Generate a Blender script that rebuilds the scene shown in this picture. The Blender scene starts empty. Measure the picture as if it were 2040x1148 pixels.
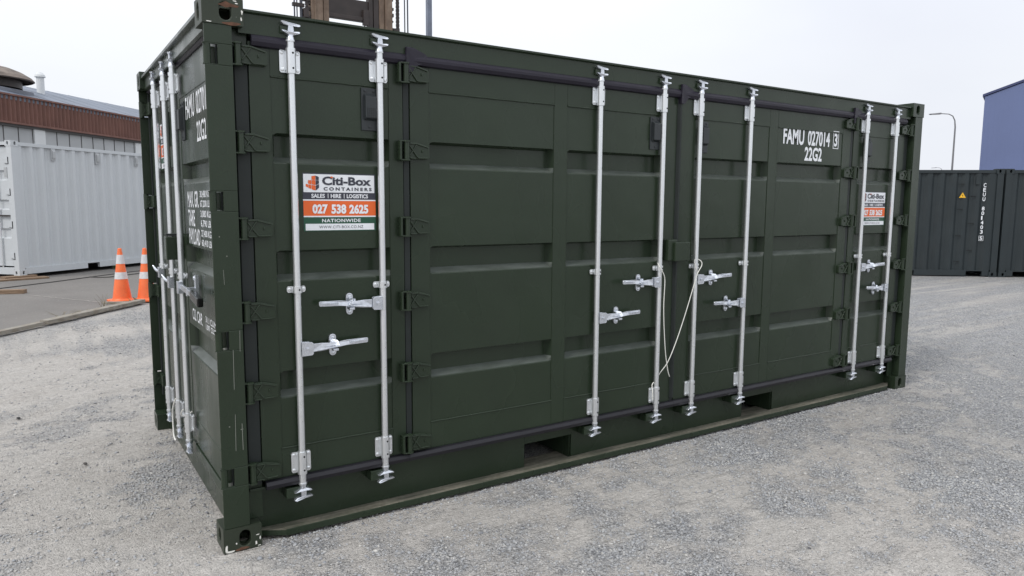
import bpy, math, random
import numpy as np
from math import sin, cos, pi, radians
from mathutils import Vector, Matrix
random.seed(7); rng = np.random.default_rng(7)
scene = bpy.context.scene
col = scene.collection

# ------------------------------------------------------------------ camera
cam_d = bpy.data.cameras.new('camera'); cam = bpy.data.objects.new('camera', cam_d); col.objects.link(cam)
cam_d.sensor_width = 36; cam_d.lens = 25.369; cam_d.clip_start = 0.05; cam_d.clip_end = 3000
R_ = Vector((0.83642887, -0.54804663, 0.00562431)); U_ = Vector((0.05807934, 0.09883552, 0.99340743)); F_ = Vector((0.54498948, 0.830588, -0.11449907))
cam.matrix_world = Matrix(((R_.x, U_.x, -F_.x, -0.6582), (R_.y, U_.y, -F_.y, -3.5081), (R_.z, U_.z, -F_.z, 1.6714), (0, 0, 0, 1)))
scene.camera = cam

# ------------------------------------------------------------------ sky and sun (overcast)
SUN = Vector((-0.92, -0.22, 1.0)).normalized()
world = bpy.data.worlds.new("World"); scene.world = world; world.use_nodes = True
nt = world.node_tree; nt.nodes.clear()
out = nt.nodes.new('ShaderNodeOutputWorld'); bg = nt.nodes.new('ShaderNodeBackground')
sky = nt.nodes.new('ShaderNodeTexSky'); sky.sky_type = 'NISHITA'; sky.sun_disc = False
sky.sun_elevation = math.asin(SUN.z); sky.sun_rotation = math.atan2(SUN.x, SUN.y)
sky.dust_density = 3.0
tc = nt.nodes.new('ShaderNodeTexCoord'); nz = nt.nodes.new('ShaderNodeTexNoise')
nz.inputs['Scale'].default_value = 1.6; nz.inputs['Detail'].default_value = 4; nz.inputs['Roughness'].default_value = .45
rmp = nt.nodes.new('ShaderNodeValToRGB')
rmp.color_ramp.elements[0].position = .3; rmp.color_ramp.elements[0].color = (.745, .77, .84, 1)
rmp.color_ramp.elements[1].position = .62; rmp.color_ramp.elements[1].color = (.87, .895, .935, 1)
mp = nt.nodes.new('ShaderNodeMapping'); mp.inputs['Scale'].default_value = (1, 1, 2.2)
vm = nt.nodes.new('ShaderNodeVectorMath'); vm.operation = 'SCALE'; vm.inputs['Scale'].default_value = 10.0
mx = nt.nodes.new('ShaderNodeMix'); mx.data_type = 'RGBA'; mx.inputs['Factor'].default_value = .95
L = nt.links.new
L(tc.outputs['Generated'], mp.inputs['Vector']); L(mp.outputs['Vector'], nz.inputs['Vector']); L(nz.outputs['Fac'], rmp.inputs['Fac'])
sep = nt.nodes.new('ShaderNodeSeparateXYZ'); L(tc.outputs['Generated'], sep.inputs[0])
grd = nt.nodes.new('ShaderNodeMapRange'); grd.inputs['From Min'].default_value = 0.15; grd.inputs['From Max'].default_value = 1; grd.inputs['To Min'].default_value = 10; grd.inputs['To Max'].default_value = 17
L(sep.outputs['Z'], grd.inputs['Value']); L(grd.outputs['Result'], vm.inputs['Scale'])
L(rmp.outputs['Color'], vm.inputs[0]); L(sky.outputs['Color'], mx.inputs[6]); L(vm.outputs['Vector'], mx.inputs[7])
L(mx.outputs[2], bg.inputs['Color']); bg.inputs['Strength'].default_value = 0.1
L(bg.outputs['Background'], out.inputs['Surface'])
sl = bpy.data.lights.new('sun', 'SUN'); sl.energy = 1.3; sl.angle = radians(14); sl.color = (1, .965, .91)
so = bpy.data.objects.new('sun', sl); col.objects.link(so); so.rotation_euler = SUN.to_track_quat('Z', 'Y').to_euler()
scene.view_settings.view_transform = 'Standard'; scene.view_settings.look = 'None'
scene.view_settings.exposure = 0.17; scene.view_settings.gamma = 1.0; scene.view_settings.use_curve_mapping = False
scene.render.engine = 'CYCLES'; scene.cycles.max_bounces = 6; scene.cycles.use_denoising = True

# ------------------------------------------------------------------ materials
class NT:
    def __init__(s, name):
        s.m = bpy.data.materials.new(name); s.m.use_nodes = True; s.t = s.m.node_tree
        s.b = s.t.nodes['Principled BSDF']; s.tc = s.t.nodes.new('ShaderNodeTexCoord')
    def n(s, typ, **k):
        x = s.t.nodes.new(typ)
        for a, v in k.items():
            if a in x.inputs: x.inputs[a].default_value = v
            else: setattr(x, a, v)
        return x
    def l(s, a, b): s.t.links.new(a, b)
    def noise(s, scale, detail=3, rough=.5, coord='Object', stretch=None, rot=None, dist=0):
        x = s.n('ShaderNodeTexNoise', Scale=scale, Detail=detail, Roughness=rough, Distortion=dist)
        src = s.tc.outputs[coord]
        if stretch or rot:
            mpp = s.n('ShaderNodeMapping')
            if stretch: mpp.inputs['Scale'].default_value = stretch
            if rot: mpp.inputs['Rotation'].default_value = rot
            s.l(src, mpp.inputs['Vector']); src = mpp.outputs['Vector']
        s.l(src, x.inputs['Vector']); return x.outputs['Fac']
    def ramp(s, fac, stops):
        r = s.n('ShaderNodeValToRGB'); e = r.color_ramp.elements
        while len(e) < len(stops): e.new(.5)
        for i, (p, c) in enumerate(stops):
            e[i].position = p; e[i].color = (*c, 1) if len(c) == 3 else c
        s.l(fac, r.inputs['Fac']); return r.outputs['Color']
    def bw(s, fac, a, b): return s.ramp(fac, [(a, (0, 0, 0)), (b, (1, 1, 1))])
    def mix(s, fac, a, b, blend='MIX'):
        x = s.n('ShaderNodeMix', data_type='RGBA', blend_type=blend)
        for i, v in ((0, fac), (6, a), (7, b)):
            if hasattr(v, 'links'): s.l(v, x.inputs[i])
            else: x.inputs[i].default_value = v if i == 0 else ((*v, 1) if len(v) == 3 else v)
        return x.outputs[2]
    def base(s, v):
        if hasattr(v, 'links'): s.l(v, s.b.inputs['Base Color'])
        else: s.b.inputs['Base Color'].default_value = (*v, 1)
    def rough(s, v):
        if hasattr(v, 'links'): s.l(v, s.b.inputs['Roughness'])
        else: s.b.inputs['Roughness'].default_value = v
    def bump(s, h, dist, strength=1.0, prev=None):
        b = s.n('ShaderNodeBump', Strength=strength, Distance=dist); s.l(h, b.inputs['Height'])
        if prev is not None: s.l(prev, b.inputs['Normal'])
        s.l(b.outputs['Normal'], s.b.inputs['Normal']); return b.outputs['Normal']

def simple(name, c, rough=.5, metal=0, var=.0, scale=8, bump=0, bscale=60, spec=.5):
    t = NT(name)
    if var:
        n = t.noise(scale, 4)
        t.base(t.ramp(n, [(.3, tuple(x * (1 - var) for x in c)), (.7, tuple(min(1, x * (1 + var)) for x in c))]))
    else: t.base(c)
    t.rough(rough); t.b.inputs['Metallic'].default_value = metal; t.b.inputs['Specular IOR Level'].default_value = spec
    if bump: t.bump(t.noise(bscale, 3), bump)
    return t.m

def paint(name, c, rough=.42, dirt=.0, spec=.5, chips=0, dust=(.30, .27, .22), bumpd=.0006):
    t = NT(name)
    n = t.noise(1.7, 5, .6); f = t.noise(220, 2)
    vv = .18 if c[0] < .1 else .03
    cc = t.ramp(n, [(.3, tuple(x * (1 - vv) for x in c)), (.7, tuple(x * (1 + vv) for x in c))])
    cc = t.mix(t.bw(f, .35, .75), cc, tuple(x * 1.25 for x in c))
    sm = t.noise(3, 2, .5, stretch=(1, 1, .5))
    if dirt:
        cc = t.mix(t.ramp(sm, [(.45, (0, 0, 0)), (.85, (dirt, dirt, dirt))]), cc, dust)
    if chips:
        ch = t.noise(34, 4, .6); ch2 = t.noise(6, 2)
        k = t.mix(1.0, t.bw(ch, .655, .665), t.bw(ch2, .52, .58), 'MULTIPLY')
        cc = t.mix(k, cc, (.55, .56, .5))
        rs = t.mix(1.0, t.bw(t.noise(14, 5, .7), .56, .64), t.bw(t.noise(3.1, 1), .5, .6), 'MULTIPLY')
        cc = t.mix(rs, cc, (.075, .040, .024))
    t.base(cc)
    t.rough(t.ramp(sm, [(.3, (rough - .06,) * 3), (.75, (rough + .16,) * 3)]))
    t.b.inputs['Specular IOR Level'].default_value = spec
    p = t.bump(t.noise(160, 2), bumpd, .6); t.bump(t.noise(3.2, 2), .012, .35, p)
    return t.m

G = (.0196, .0306, .0178)
M = {}
M['green'] = paint('green_container_paint', G, .24, .0, .36)
M['green_chip'] = paint('chipped_green_paint', (.026, .034, .022), .4, .05, .36, chips=1)
t = NT('ledge_sheen_paint'); nn = t.noise(7, 5, .6, stretch=(1, 1, 6)); t.base(t.mix(t.ramp(nn, [(.3, (.25,) * 3), (.75, (.65,) * 3)]), G, (.155, .17, .162))); t.rough(.34); M['ledge'] = t.m  # pale grey mixed into the green paints the sky sheen on the groove ledges
M['green_flange'] = None
t = NT('dusty_flange_paint'); nn = t.noise(4, 4, .6, stretch=(1, 8, 8)); n2 = t.noise(50, 3)
cc = t.mix(t.ramp(nn, [(.30, (.15,) * 3), (.66, (.95,) * 3)]), G, t.ramp(n2, [(.3, (.17, .155, .12)), (.7, (.27, .25, .205))])); t.base(cc); t.rough(.6); t.bump(n2, .0008); M['green_flange'] = t.m
M['rubber'] = simple('dark_purple_rubber', (.020, .0175, .028), .42, 0, .15, 3, .0008, 30, spec=.3)
M['rubber3'] = simple('bottom_seal_rubber', (.0165, .0160, .0205), .42, 0, .15, 3, .0008, 30, spec=.3)
M['rubber2'] = simple('black_rubber', (.0185, .0232, .0220), .5, 0, .1, spec=.3)
M['hole'] = simple('dark_hole', (.004, .004, .004), .9)
t = NT('galvanised_steel'); n = t.noise(45, 4, .6); n2 = t.noise(4, 3, .6, stretch=(1, 1, .3))
t.base(t.mix(t.bw(n2, .4, .8), t.ramp(n, [(.3, (.76, .78, .795)), (.7, (.80, .82, .84))]), (.72, .74, .755)))
t.b.inputs['Metallic'].default_value = .8; t.rough(t.ramp(n, [(.3, (.27,) * 3), (.7, (.33,) * 3)])); M['galv'] = t.m
t = NT('zinc_lever'); n = t.noise(60, 3); t.base(t.ramp(n, [(.3, (.62, .65, .70)), (.7, (.74, .77, .83))]))
t.b.inputs['Metallic'].default_value = .85; t.rough(.26); t.bump(n, .0006); M['zinc'] = t.m
M['print_white'] = simple('white_vinyl', (.80, .82, .85), .35, 0, .04, 20)
M['print_dark'] = simple('dark_slate_vinyl', (.035, .038, .055), .35)
M['print_orange'] = simple('orange_vinyl', (.78, .13, .02), .35)
M['print_green'] = simple('green_vinyl', (.012, .075, .040), .35)
M['vent'] = simple('dark_grey_plastic', (.022, .027, .030), .45, 0, .1)
M['grip'] = simple('black_grip_plastic', (.008, .008, .008), .2)
M['cord'] = simple('white_plastic_cord', (.78, .77, .72), .4)
M['white'] = paint('white_container_paint', (.485, .508, .525), .42, .05, .4, dust=(.42, .41, .38), bumpd=.0003)
M['charcoal'] = paint('charcoal_container_paint', (.019, .026, .029), .45, .04, .4, dust=(.14, .14, .13))
M['wood'] = None
t = NT('weathered_timber'); n = t.noise(5, 6, .65, stretch=(1.0, 14, 14)); n2 = t.noise(9, 3)
t.base(t.mix(t.bw(n2, .4, .7), t.ramp(n, [(.3, (.10, .085, .065)), (.55, (.25, .22, .18)), (.75, (.38, .35, .30))]), (.28, .265, .23)))
t.rough(.85); t.bump(n, .006); M['wood'] = t.m
t = NT('brown_plank_timber'); n = t.noise(7, 6, .6, stretch=(1, 12, 12))
t.base(t.ramp(n, [(.3, (.12, .075, .045)), (.7, (.30, .21, .14))])); t.rough(.85); t.bump(n, .004); M['wood2'] = t.m
def cone_mat():
    t = NT('orange_cone_plastic'); n = t.noise(6, 5, .6); t.base(t.mix(t.ramp(t.noise(30, 4, .7), [(.55, (0, 0, 0)), (.75, (.5, .5, .5))]), t.ramp(n, [(.3, (.80, .135, .035)), (.7, (.92, .20, .06))]), (.42, .20, .12)))
    t.rough(.5); return t.m
M['cone'] = cone_mat(); M['cone_band'] = simple('reflective_band', (.62, .62, .63), .4, 0, .12, 14)
t = NT('brown_fascia_sheet'); n = t.noise(2.2, 5, .6, stretch=(1, 1, .3)); t.base(t.ramp(n, [(.3, (.125, .054, .040)), (.7, (.19, .088, .066))])); t.rough(.6); M['brown'] = t.m
M['roof'] = simple('blue_grey_roof_sheet', (.145, .17, .215), .55, 0, .14, .5)
M['fibre'] = simple('pale_grey_wall_panel', (.40, .415, .425), .7, 0, .08, .8)
M['fibre2'] = simple('white_painted_column', (.62, .64, .65), .6, 0, .05, 1)
M['glass'] = simple('dark_window_glass', (.03, .04, .055), .12)
M['seam'] = simple('dark_joint', (.10, .098, .098), .8)
M['rustcowl'] = simple('stained_cowl_sheet', (.165, .135, .115), .75, 0, .45, 2.2)
M['greycowl'] = simple('grey_flashing', (.16, .17, .20), .6, 0, .2, 1)
M['blue'] = simple('blue_wall_cladding', (.108, .140, .268), .55, 0, .06, .25)
M['bluetrim'] = simple('dark_blue_trim', (.035, .045, .12), .5)
M['lamp'] = simple('grey_lamp_steel', (.18, .18, .19), .5, .3)
t = NT('rusty_mast_steel'); n = t.noise(4, 6, .7, stretch=(1, 1, .5)); t.base(t.ramp(n, [(.3, (.07, .045, .034)), (.5, (.17, .12, .085)), (.72, (.27, .205, .155))])); t.rough(.7); t.bump(t.noise(12, 4), .01); M['mast'] = t.m
M['mastdark'] = simple('greasy_dark_steel', (.030, .022, .020), .5, 0, .35, 5)
M['hose'] = simple('dark_hydraulic_hose', (.045, .05, .065), .45)
M['post'] = simple('grey_post_steel', (.155, .175, .225), .45, .2, .15, 6)
M['yellow'] = simple('yellow_sign_film', (.75, .42, .02), .4)
M['crack'] = simple('tar_line', (.045, .042, .04), .8)
M['weed'] = simple('green_weed_leaf', (.09, .15, .035), .7, 0, .3, 20)
M['weed_dry'] = simple('dry_weed_stem', (.20, .17, .10), .8, 0, .3, 20)
M['scrap'] = simple('black_rubber_scrap', (.018, .018, .018), .7)

# ground materials
t = NT('crushed_gravel_ground')
at = t.n('ShaderNodeAttribute', attribute_name='gravelly').outputs['Fac']
big = t.noise(.55, 5, .55); mid = t.noise(3.2, 6, .62); fine = t.noise(60, 3, .6); grit = t.noise(190, 2, .6)
dust = t.ramp(mid, [(.25, (.365, .336, .304)), (.5, (.435, .408, .376)), (.75, (.495, .470, .438))])
dust = t.mix(t.bw(big, .35, .7), dust, (.45, .428, .398))
def vor(sc):
    v = t.n('ShaderNodeTexVoronoi', Scale=sc, feature='F1', Randomness=1.0); t.l(t.tc.outputs['Object'], v.inputs['Vector']); return v
v1, v2, v3 = vor(62), vor(120), vor(230)
def cellramp(v, stops):
    s_ = t.n('ShaderNodeSeparateColor'); t.l(v.outputs['Color'], s_.inputs['Color']); return t.ramp(s_.outputs['Red'], stops)
st1 = cellramp(v1, [(0, (.20, .205, .213)), (.35, (.29, .297, .31)), (.75, (.37, .376, .386)), (1, (.50, .49, .475))])
st2 = cellramp(v2, [(0, (.22, .224, .232)), (.5, (.335, .34, .35)), (1, (.48, .472, .455))])
stones = t.mix(t.bw(mid, .42, .6), st1, st2)
dk = t.ramp(v1.outputs['Distance'], [(.55, (0,) * 3), (.85, (.55,) * 3)])
stones = t.mix(dk, stones, (.12, .122, .128))
mask0 = t.n('ShaderNodeMath', operation='MULTIPLY_ADD'); t.l(fine, mask0.inputs[0]); mask0.inputs[1].default_value = .9
ma = t.n('ShaderNodeMath', operation='MULTIPLY_ADD'); t.l(at, ma.inputs[0]); ma.inputs[1].default_value = 1.7; ma.inputs[2].default_value = -.85; t.l(ma.outputs[0], mask0.inputs[2])
mask = t.ramp(mask0.outputs[0], [(.08, (.12,) * 3), (.95, (.92,) * 3)])
spk = t.ramp(mask0.outputs[0], [(.12, (.5,) * 3), (.7, (1,) * 3)])
cc = t.mix(mask, dust, stones)
# coarse speckle everywhere: single grains lighter or darker than their bed
sp1 = cellramp(v2, [(0, (.70,) * 3), (.12, (.90,) * 3), (.7, (1.03,) * 3), (1, (1.22,) * 3)])
sp2 = cellramp(v3, [(0, (.62,) * 3), (.2, (.90,) * 3), (.8, (1.05,) * 3), (1, (1.28,) * 3)])
sp3 = t.ramp(t.noise(24, 4, .7), [(.3, (.86,) * 3), (.7, (1.12,) * 3)])
cc = t.mix(spk, cc, sp1, 'MULTIPLY'); cc = t.mix(spk, cc, sp2, 'MULTIPLY'); cc = t.mix(1.0, cc, sp3, 'MULTIPLY')
t.base(cc); t.rough(.92); t.b.inputs['Specular IOR Level'].default_value = .25
def inv_(v):
    i = t.n('ShaderNodeMath', operation='SUBTRACT'); i.inputs[0].default_value = 1; t.l(v.outputs['Distance'], i.inputs[1]); return i.outputs[0]
hm = t.n('ShaderNodeMath', operation='MULTIPLY'); t.l(inv_(v1), hm.inputs[0]); t.l(mask, hm.inputs[1])
p = t.bump(hm.outputs[0], .016, .9); p = t.bump(inv_(v2), .006, .8, p); p = t.bump(fine, .014, .7, p); p = t.bump(grit, .004, .7, p)
rip = t.noise(11, 4, .62, stretch=(.22, 1, 1), dist=.4)
t.bump(rip, .07, .55, p)
M['gravel'] = t.m
t = NT('loose_gravel_stones')
at = t.n('ShaderNodeAttribute', attribute_name='tone').outputs['Fac']
t.base(t.ramp(at, [(0, (.11, .112, .12)), (.25, (.27, .278, .295)), (.6, (.38, .385, .39)), (.85, (.47, .455, .425)), (1, (.66, .65, .62))])); t.rough(.85); t.bump(t.noise(180, 2), .001)
M['stones'] = t.m
t = NT('worn_asphalt'); n = t.noise(.8, 6, .6); f = t.noise(90, 3, .65); v = t.n('ShaderNodeTexVoronoi', Scale=9); t.l(t.tc.outputs['Object'], v.inputs['Vector'])
cc = t.mix(t.bw(f, .3, .75), t.ramp(n, [(.3, (.115, .106, .098)), (.7, (.175, .162, .148))]), (.195, .185, .173))
cc = t.mix(t.ramp(t.noise(26, 3, .6), [(.66, (0,) * 3), (.72, (.7,) * 3)]), cc, (.45, .43, .40))
cc = t.mix(t.ramp(t.noise(19, 4, .6, rot=(0, 0, 1)), [(.68, (0,) * 3), (.73, (.8,) * 3)]), cc, (.05, .045, .04))
t.base(cc); t.rough(.9); t.bump(f, .006); M['asphalt'] = t.m

# ------------------------------------------------------------------ mesh helpers
class MB:
    def __init__(s): s.v = []; s.f = []; s.sm = []; s.mi = []; s.cur = 0
    def add(s, vs, fs, smooth=False):
        o = len(s.v); s.v += [tuple(x) for x in vs]
        for f in fs: s.f.append(tuple(o + i for i in f)); s.sm.append(smooth); s.mi.append(s.cur)
        return s
    def box(s, x0, x1, y0, y1, z0, z1):
        return s.add([(x0, y0, z0), (x1, y0, z0), (x1, y1, z0), (x0, y1, z0), (x0, y0, z1), (x1, y0, z1), (x1, y1, z1), (x0, y1, z1)],
                     [(0, 3, 2, 1), (4, 5, 6, 7), (0, 1, 5, 4), (1, 2, 6, 5), (2, 3, 7, 6), (3, 0, 4, 7)])
    def obox(s, c, ax, ay, az, hx, hy, hz):   # oriented box
        c, ax, ay, az = Vector(c), Vector(ax).normalized(), Vector(ay).normalized(), Vector(az).normalized()
        vs = [c + ax * a * hx + ay * b * hy + az * d * hz for a, b, d in ((-1, -1, -1), (1, -1, -1), (1, 1, -1), (-1, 1, -1), (-1, -1, 1), (1, -1, 1), (1, 1, 1), (-1, 1, 1))]
        return s.add(vs, [(0, 3, 2, 1), (4, 5, 6, 7), (0, 1, 5, 4), (1, 2, 6, 5), (2, 3, 7, 6), (3, 0, 4, 7)])
    def prism(s, pts, vec):                   # closed polygon pts extruded by vec
        n = len(pts); vec = Vector(vec); a = [Vector(q) for q in pts]; b = [q + vec for q in a]
        fs = [tuple(range(n - 1, -1, -1)), tuple(range(n, 2 * n))] + [(i, (i + 1) % n, n + (i + 1) % n, n + i) for i in range(n)]
        return s.add(a + b, fs)
    def tube(s, pts, r, n=12, caps=True):
        pts = [Vector(q) for q in pts]; rs = r if isinstance(r, (list, tuple)) else [r] * len(pts)
        rings = []; up = None
        for i, q in enumerate(pts):
            d = (pts[min(i + 1, len(pts) - 1)] - pts[max(i - 1, 0)]).normalized()
            if up is None: up = Vector((0, 0, 1)) if abs(d.z) < .9 else Vector((1, 0, 0))
            sx = d.cross(up).normalized(); up = sx.cross(d).normalized()
            rings.append([q + (sx * cos(2 * pi * k / n) + up * sin(2 * pi * k / n)) * rs[i] for k in range(n)])
        vs = [v for rr in rings for v in rr]; fs = []
        for i in range(len(pts) - 1):
            for k in range(n): fs.append((i * n + k, i * n + (k + 1) % n, (i + 1) * n + (k + 1) % n, (i + 1) * n + k))
        s.add(vs, fs, True)
        if caps:
            s.add(rings[0], [tuple(range(n - 1, -1, -1))]); s.add(rings[-1], [tuple(range(n))])
        return s
    def lathe(s, c, axis, prof, n=16):        # prof: (distance along axis, radius)
        c = Vector(c); axis = Vector(axis).normalized()
        for i in range(len(prof) - 1):
            (a, ra), (b, rb) = prof[i], prof[i + 1]
            if a == b:
                sx = axis.orthogonal().normalized(); sy = axis.cross(sx)
                r1 = [c + axis * a + (sx * cos(2 * pi * k / n) + sy * sin(2 * pi * k / n)) * ra for k in range(n)]
                r2 = [c + axis * b + (sx * cos(2 * pi * k / n) + sy * sin(2 * pi * k / n)) * rb for k in range(n)]
                s.add(r1 + r2, [(k, (k + 1) % n, n + (k + 1) % n, n + k) for k in range(n)])
            else:
                sx = axis.orthogonal().normalized(); sy = axis.cross(sx)
                r1 = [c + axis * a + (sx * cos(2 * pi * k / n) + sy * sin(2 * pi * k / n)) * ra for k in range(n)]
                r2 = [c + axis * b + (sx * cos(2 * pi * k / n) + sy * sin(2 * pi * k / n)) * rb for k in range(n)]
                s.add(r1 + r2, [(k, (k + 1) % n, n + (k + 1) % n, n + k) for k in range(n)], True)
        return s
    def mesh(s, name, mats, doubles=False):
        me = bpy.data.meshes.new(name); me.from_pydata(s.v, [], s.f)
        for m in (mats if isinstance(mats, (list, tuple)) else [mats]): me.materials.append(m)
        me.polygons.foreach_set('use_smooth', s.sm); me.polygons.foreach_set('material_index', s.mi)
        import bmesh
        b = bmesh.new(); b.from_mesh(me)
        if doubles: bmesh.ops.remove_doubles(b, verts=b.verts, dist=1e-5)
        bmesh.ops.recalc_face_normals(b, faces=b.faces); b.to_mesh(me); b.free(); me.update()
        return me
    def build(s, name, mats, parent=None, bevel=0, loc=None, doubles=False):
        o = bpy.data.objects.new(name, s.mesh(name, mats, doubles)); col.objects.link(o)
        if parent: o.parent = parent
        if loc: o.location = loc
        if bevel:
            md = o.modifiers.new('bevel', 'BEVEL'); md.width = bevel; md.segments = 2; md.limit_method = 'ANGLE'; md.angle_limit = radians(40)
        return o
def link_copy(me_obj, parent, loc, rot=0, scale=None, name=None):
    o = me_obj.copy(); col.objects.link(o); o.parent = parent; o.location = loc; o.rotation_euler = (0, 0, rot)
    if scale: o.scale = scale
    return o
def thing(name, label, cat, loc=(0, 0, 0), rz=0, group=None):
    o = bpy.data.objects.new(name, None); col.objects.link(o); o.location = loc; o.rotation_euler = (0, 0, rz); o.empty_display_size = .2
    return tag(o, label, cat, group)
def tag(o, label, cat, group=None):
    o['label'] = label; o['category'] = cat
    if group: o['group'] = group
    return o

_tmpcol = None
def text(name, s, mat, parent, o, ux, n, w, h, bold=.012, bendz=(0, 0, 1), space=1.0):
    """flat lettering: o lower-left, ux writing direction, n outward normal, w x h metres"""
    cu = bpy.data.curves.new('letters', 'FONT'); cu.body = s; cu.offset = bold; cu.resolution_u = 3; cu.space_character = space
    cu.space_line = .95
    ob = bpy.data.objects.new('letters', cu); col.objects.link(ob)
    dg = bpy.context.evaluated_depsgraph_get(); me = bpy.data.meshes.new_from_object(ob.evaluated_get(dg))
    bpy.data.objects.remove(ob); bpy.data.curves.remove(cu)
    a = np.empty(len(me.vertices) * 3); me.vertices.foreach_get('co', a); a = a.reshape(-1, 3)
    mn = a.min(0); mxx = a.max(0); a = (a - mn) / np.maximum(mxx - mn, 1e-6)
    o, ux, n, uz = (np.array(q, float) for q in (o, ux, n, bendz))
    P = o + np.outer(a[:, 0] * w, ux) + np.outer(a[:, 1] * h, uz)
    me.vertices.foreach_set('co', P.ravel()); me.materials.clear(); me.materials.append(mat); me.update()
    ob = bpy.data.objects.new(name, me); col.objects.link(ob); ob.parent = parent
    return ob

# ------------------------------------------------------------------ value noise in numpy for the ground
class VN:
    def __init__(s, seed): s.r = np.random.default_rng(seed).random((256, 256))
    def __call__(s, x, y):
        xi = np.floor(x).astype(int); yi = np.floor(y).astype(int); fx = x - xi; fy = y - yi
        fx = fx * fx * (3 - 2 * fx); fy = fy * fy * (3 - 2 * fy)
        g = lambda a, b: s.r[a % 256, b % 256]
        return (g(xi, yi) * (1 - fx) + g(xi + 1, yi) * fx) * (1 - fy) + (g(xi, yi + 1) * (1 - fx) + g(xi + 1, yi + 1) * fx) * fy
vn = VN(3)
def fbm(x, y, o=4):
    a = 0; t_ = 0; w = 1
    for i in range(o): a = a + vn(x + 17.3 * i, y + 9.1 * i) * w; t_ += w; w *= .5; x = x * 2.03; y = y * 2.03
    return a / t_
def gravelly(x, y):
    c, s_ = cos(.55), sin(.55); u = x * c + y * s_; v = -x * s_ + y * c
    g = .42 * fbm(u * .9 + 5, v * 1.5 + 3, 3) + .33 * fbm(u * 3.1 + 11, v * 4.2, 3) + .25 * fbm(x * 11, y * 11, 2)
    g = np.clip((g - .39) / .20, 0, 1)
    return np.clip(.15 + g * .62 + .25 * np.clip((x - 2.2) / 3, 0, 1) - .26 * np.clip((.9 - x) / 1.6, 0, 1), 0, 1)
def seg_dist(x, y, P):
    d = 1e9
    for (ax, ay), (bx, by) in zip(P[:-1], P[1:]):
        ux, uy = bx - ax, by - ay; q = np.clip(((x - ax) * ux + (y - ay) * uy) / (ux * ux + uy * uy), 0, 1)
        d = np.minimum(d, np.hypot(x - ax - ux * q, y - ay - uy * q))
    return d
TR1 = [(-2.2, 5.2), (-.97, 5.85), (-.45, 5.45), (.03, 5.1), (.6, 4.9), (2, 4.4)]      # pale wheel track
TR2 = [(-1.6, 2.3), (-.85, 3.05), (-.52, 3.45), (-.1, 3.72), (.25, 3.97), (1.2, 4.6)]  # rutted track
_g0 = gravelly
def gravelly(x, y):
    g = _g0(x, y); w = .8 * (fbm(x * 3, y * 3, 2) - .5) * .2
    for T in (TR1, TR2): g = g * (1 - .7 * np.exp(-((seg_dist(x, y, T) + w) / .13) ** 2))
    return g
def height(x, y):
    wv = .25 * fbm(x * 1.3 + 7, y * 1.3, 2); ridge = 1 - np.abs(2 * fbm(x * 2.2 + 3, (y + wv) * 12, 3) - 1)
    left = np.clip(1.2 - x * .7, .12, 1)
    h = .017 * (ridge - .75) * left + .006 * (fbm(x * 1.1, y * 1.1, 3) - .5) + .006 * (fbm(x * 9, y * 9, 3) - .5) * (1 + gravelly(x, y))
    d2 = seg_dist(x, y, TR2); h = h - .012 * np.exp(-(d2 / .06) ** 2) + .008 * np.exp(-((d2 - .13) / .05) ** 2)
    far = np.clip((np.hypot(x, y) - 12) / 10, 0, 1)
    return np.minimum(h * (1 - far), .004) - .005

# ------------------------------------------------------------------ ground sheet
def axis_pts(a, b, step, far):
    core = np.arange(a, b, step); o = []; d = step; p_ = b
    while p_ < far: o.append(p_); d *= 1.35; p_ += d
    i = []; d = step; p_ = a - step
    while p_ > -far: i.append(p_); d *= 1.35; p_ -= d
    return np.concatenate([[-far], i[::-1], core, o, [far]])
gx = axis_pts(-3.2, 8.0, .026, 1500); gy = axis_pts(-3.0, 4.5, .026, 1500)
X, Y = np.meshgrid(gx, gy, indexing='ij'); Z = height(X, Y)
nx, ny = X.shape; idx = np.arange(nx * ny).reshape(nx, ny)
quads = np.stack([idx[:-1, :-1], idx[1:, :-1], idx[1:, 1:], idx[:-1, 1:]], -1).reshape(-1, 4)
me = bpy.data.meshes.new('ground'); me.vertices.add(nx * ny); me.vertices.foreach_set('co', np.stack([X, Y, Z], -1).ravel())
me.loops.add(quads.size); me.loops.foreach_set('vertex_index', quads.ravel()); me.polygons.add(len(quads))
me.polygons.foreach_set('loop_start', np.arange(0, quads.size, 4)); me.polygons.foreach_set('loop_total', np.full(len(quads), 4)); me.polygons.foreach_set('use_smooth', np.ones(len(quads), bool))
me.update(); a_ = me.attributes.new('gravelly', 'FLOAT', 'POINT'); a_.data.foreach_set('value', gravelly(X, Y).ravel().astype(np.float32)); me.materials.append(M['gravel'])
ground = bpy.data.objects.new('ground', me); col.objects.link(ground); ground['kind'] = 'structure'

# asphalt yard at the back left (edge runs along the timber kerb)
A0 = Vector((-1.132, 7.46)); A1 = Vector((.74, 9.84)); AD = (A1 - A0).normalized(); AN = Vector((-AD.y, AD.x))
asp = MB(); e0 = A0 - AD * 9 + AN * .09; e1 = A1 + AD * 1.2 + AN * .09
pts = [(e0.x, e0.y), (e1.x, e1.y), (7, 20), (30, 60), (-60, 60), (-40, 0)]
asp.prism([(x, y, -.03) for x, y in pts], (0, 0, .042))
o = asp.build('asphalt_yard', M['asphalt']); o['kind'] = 'structure'

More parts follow.
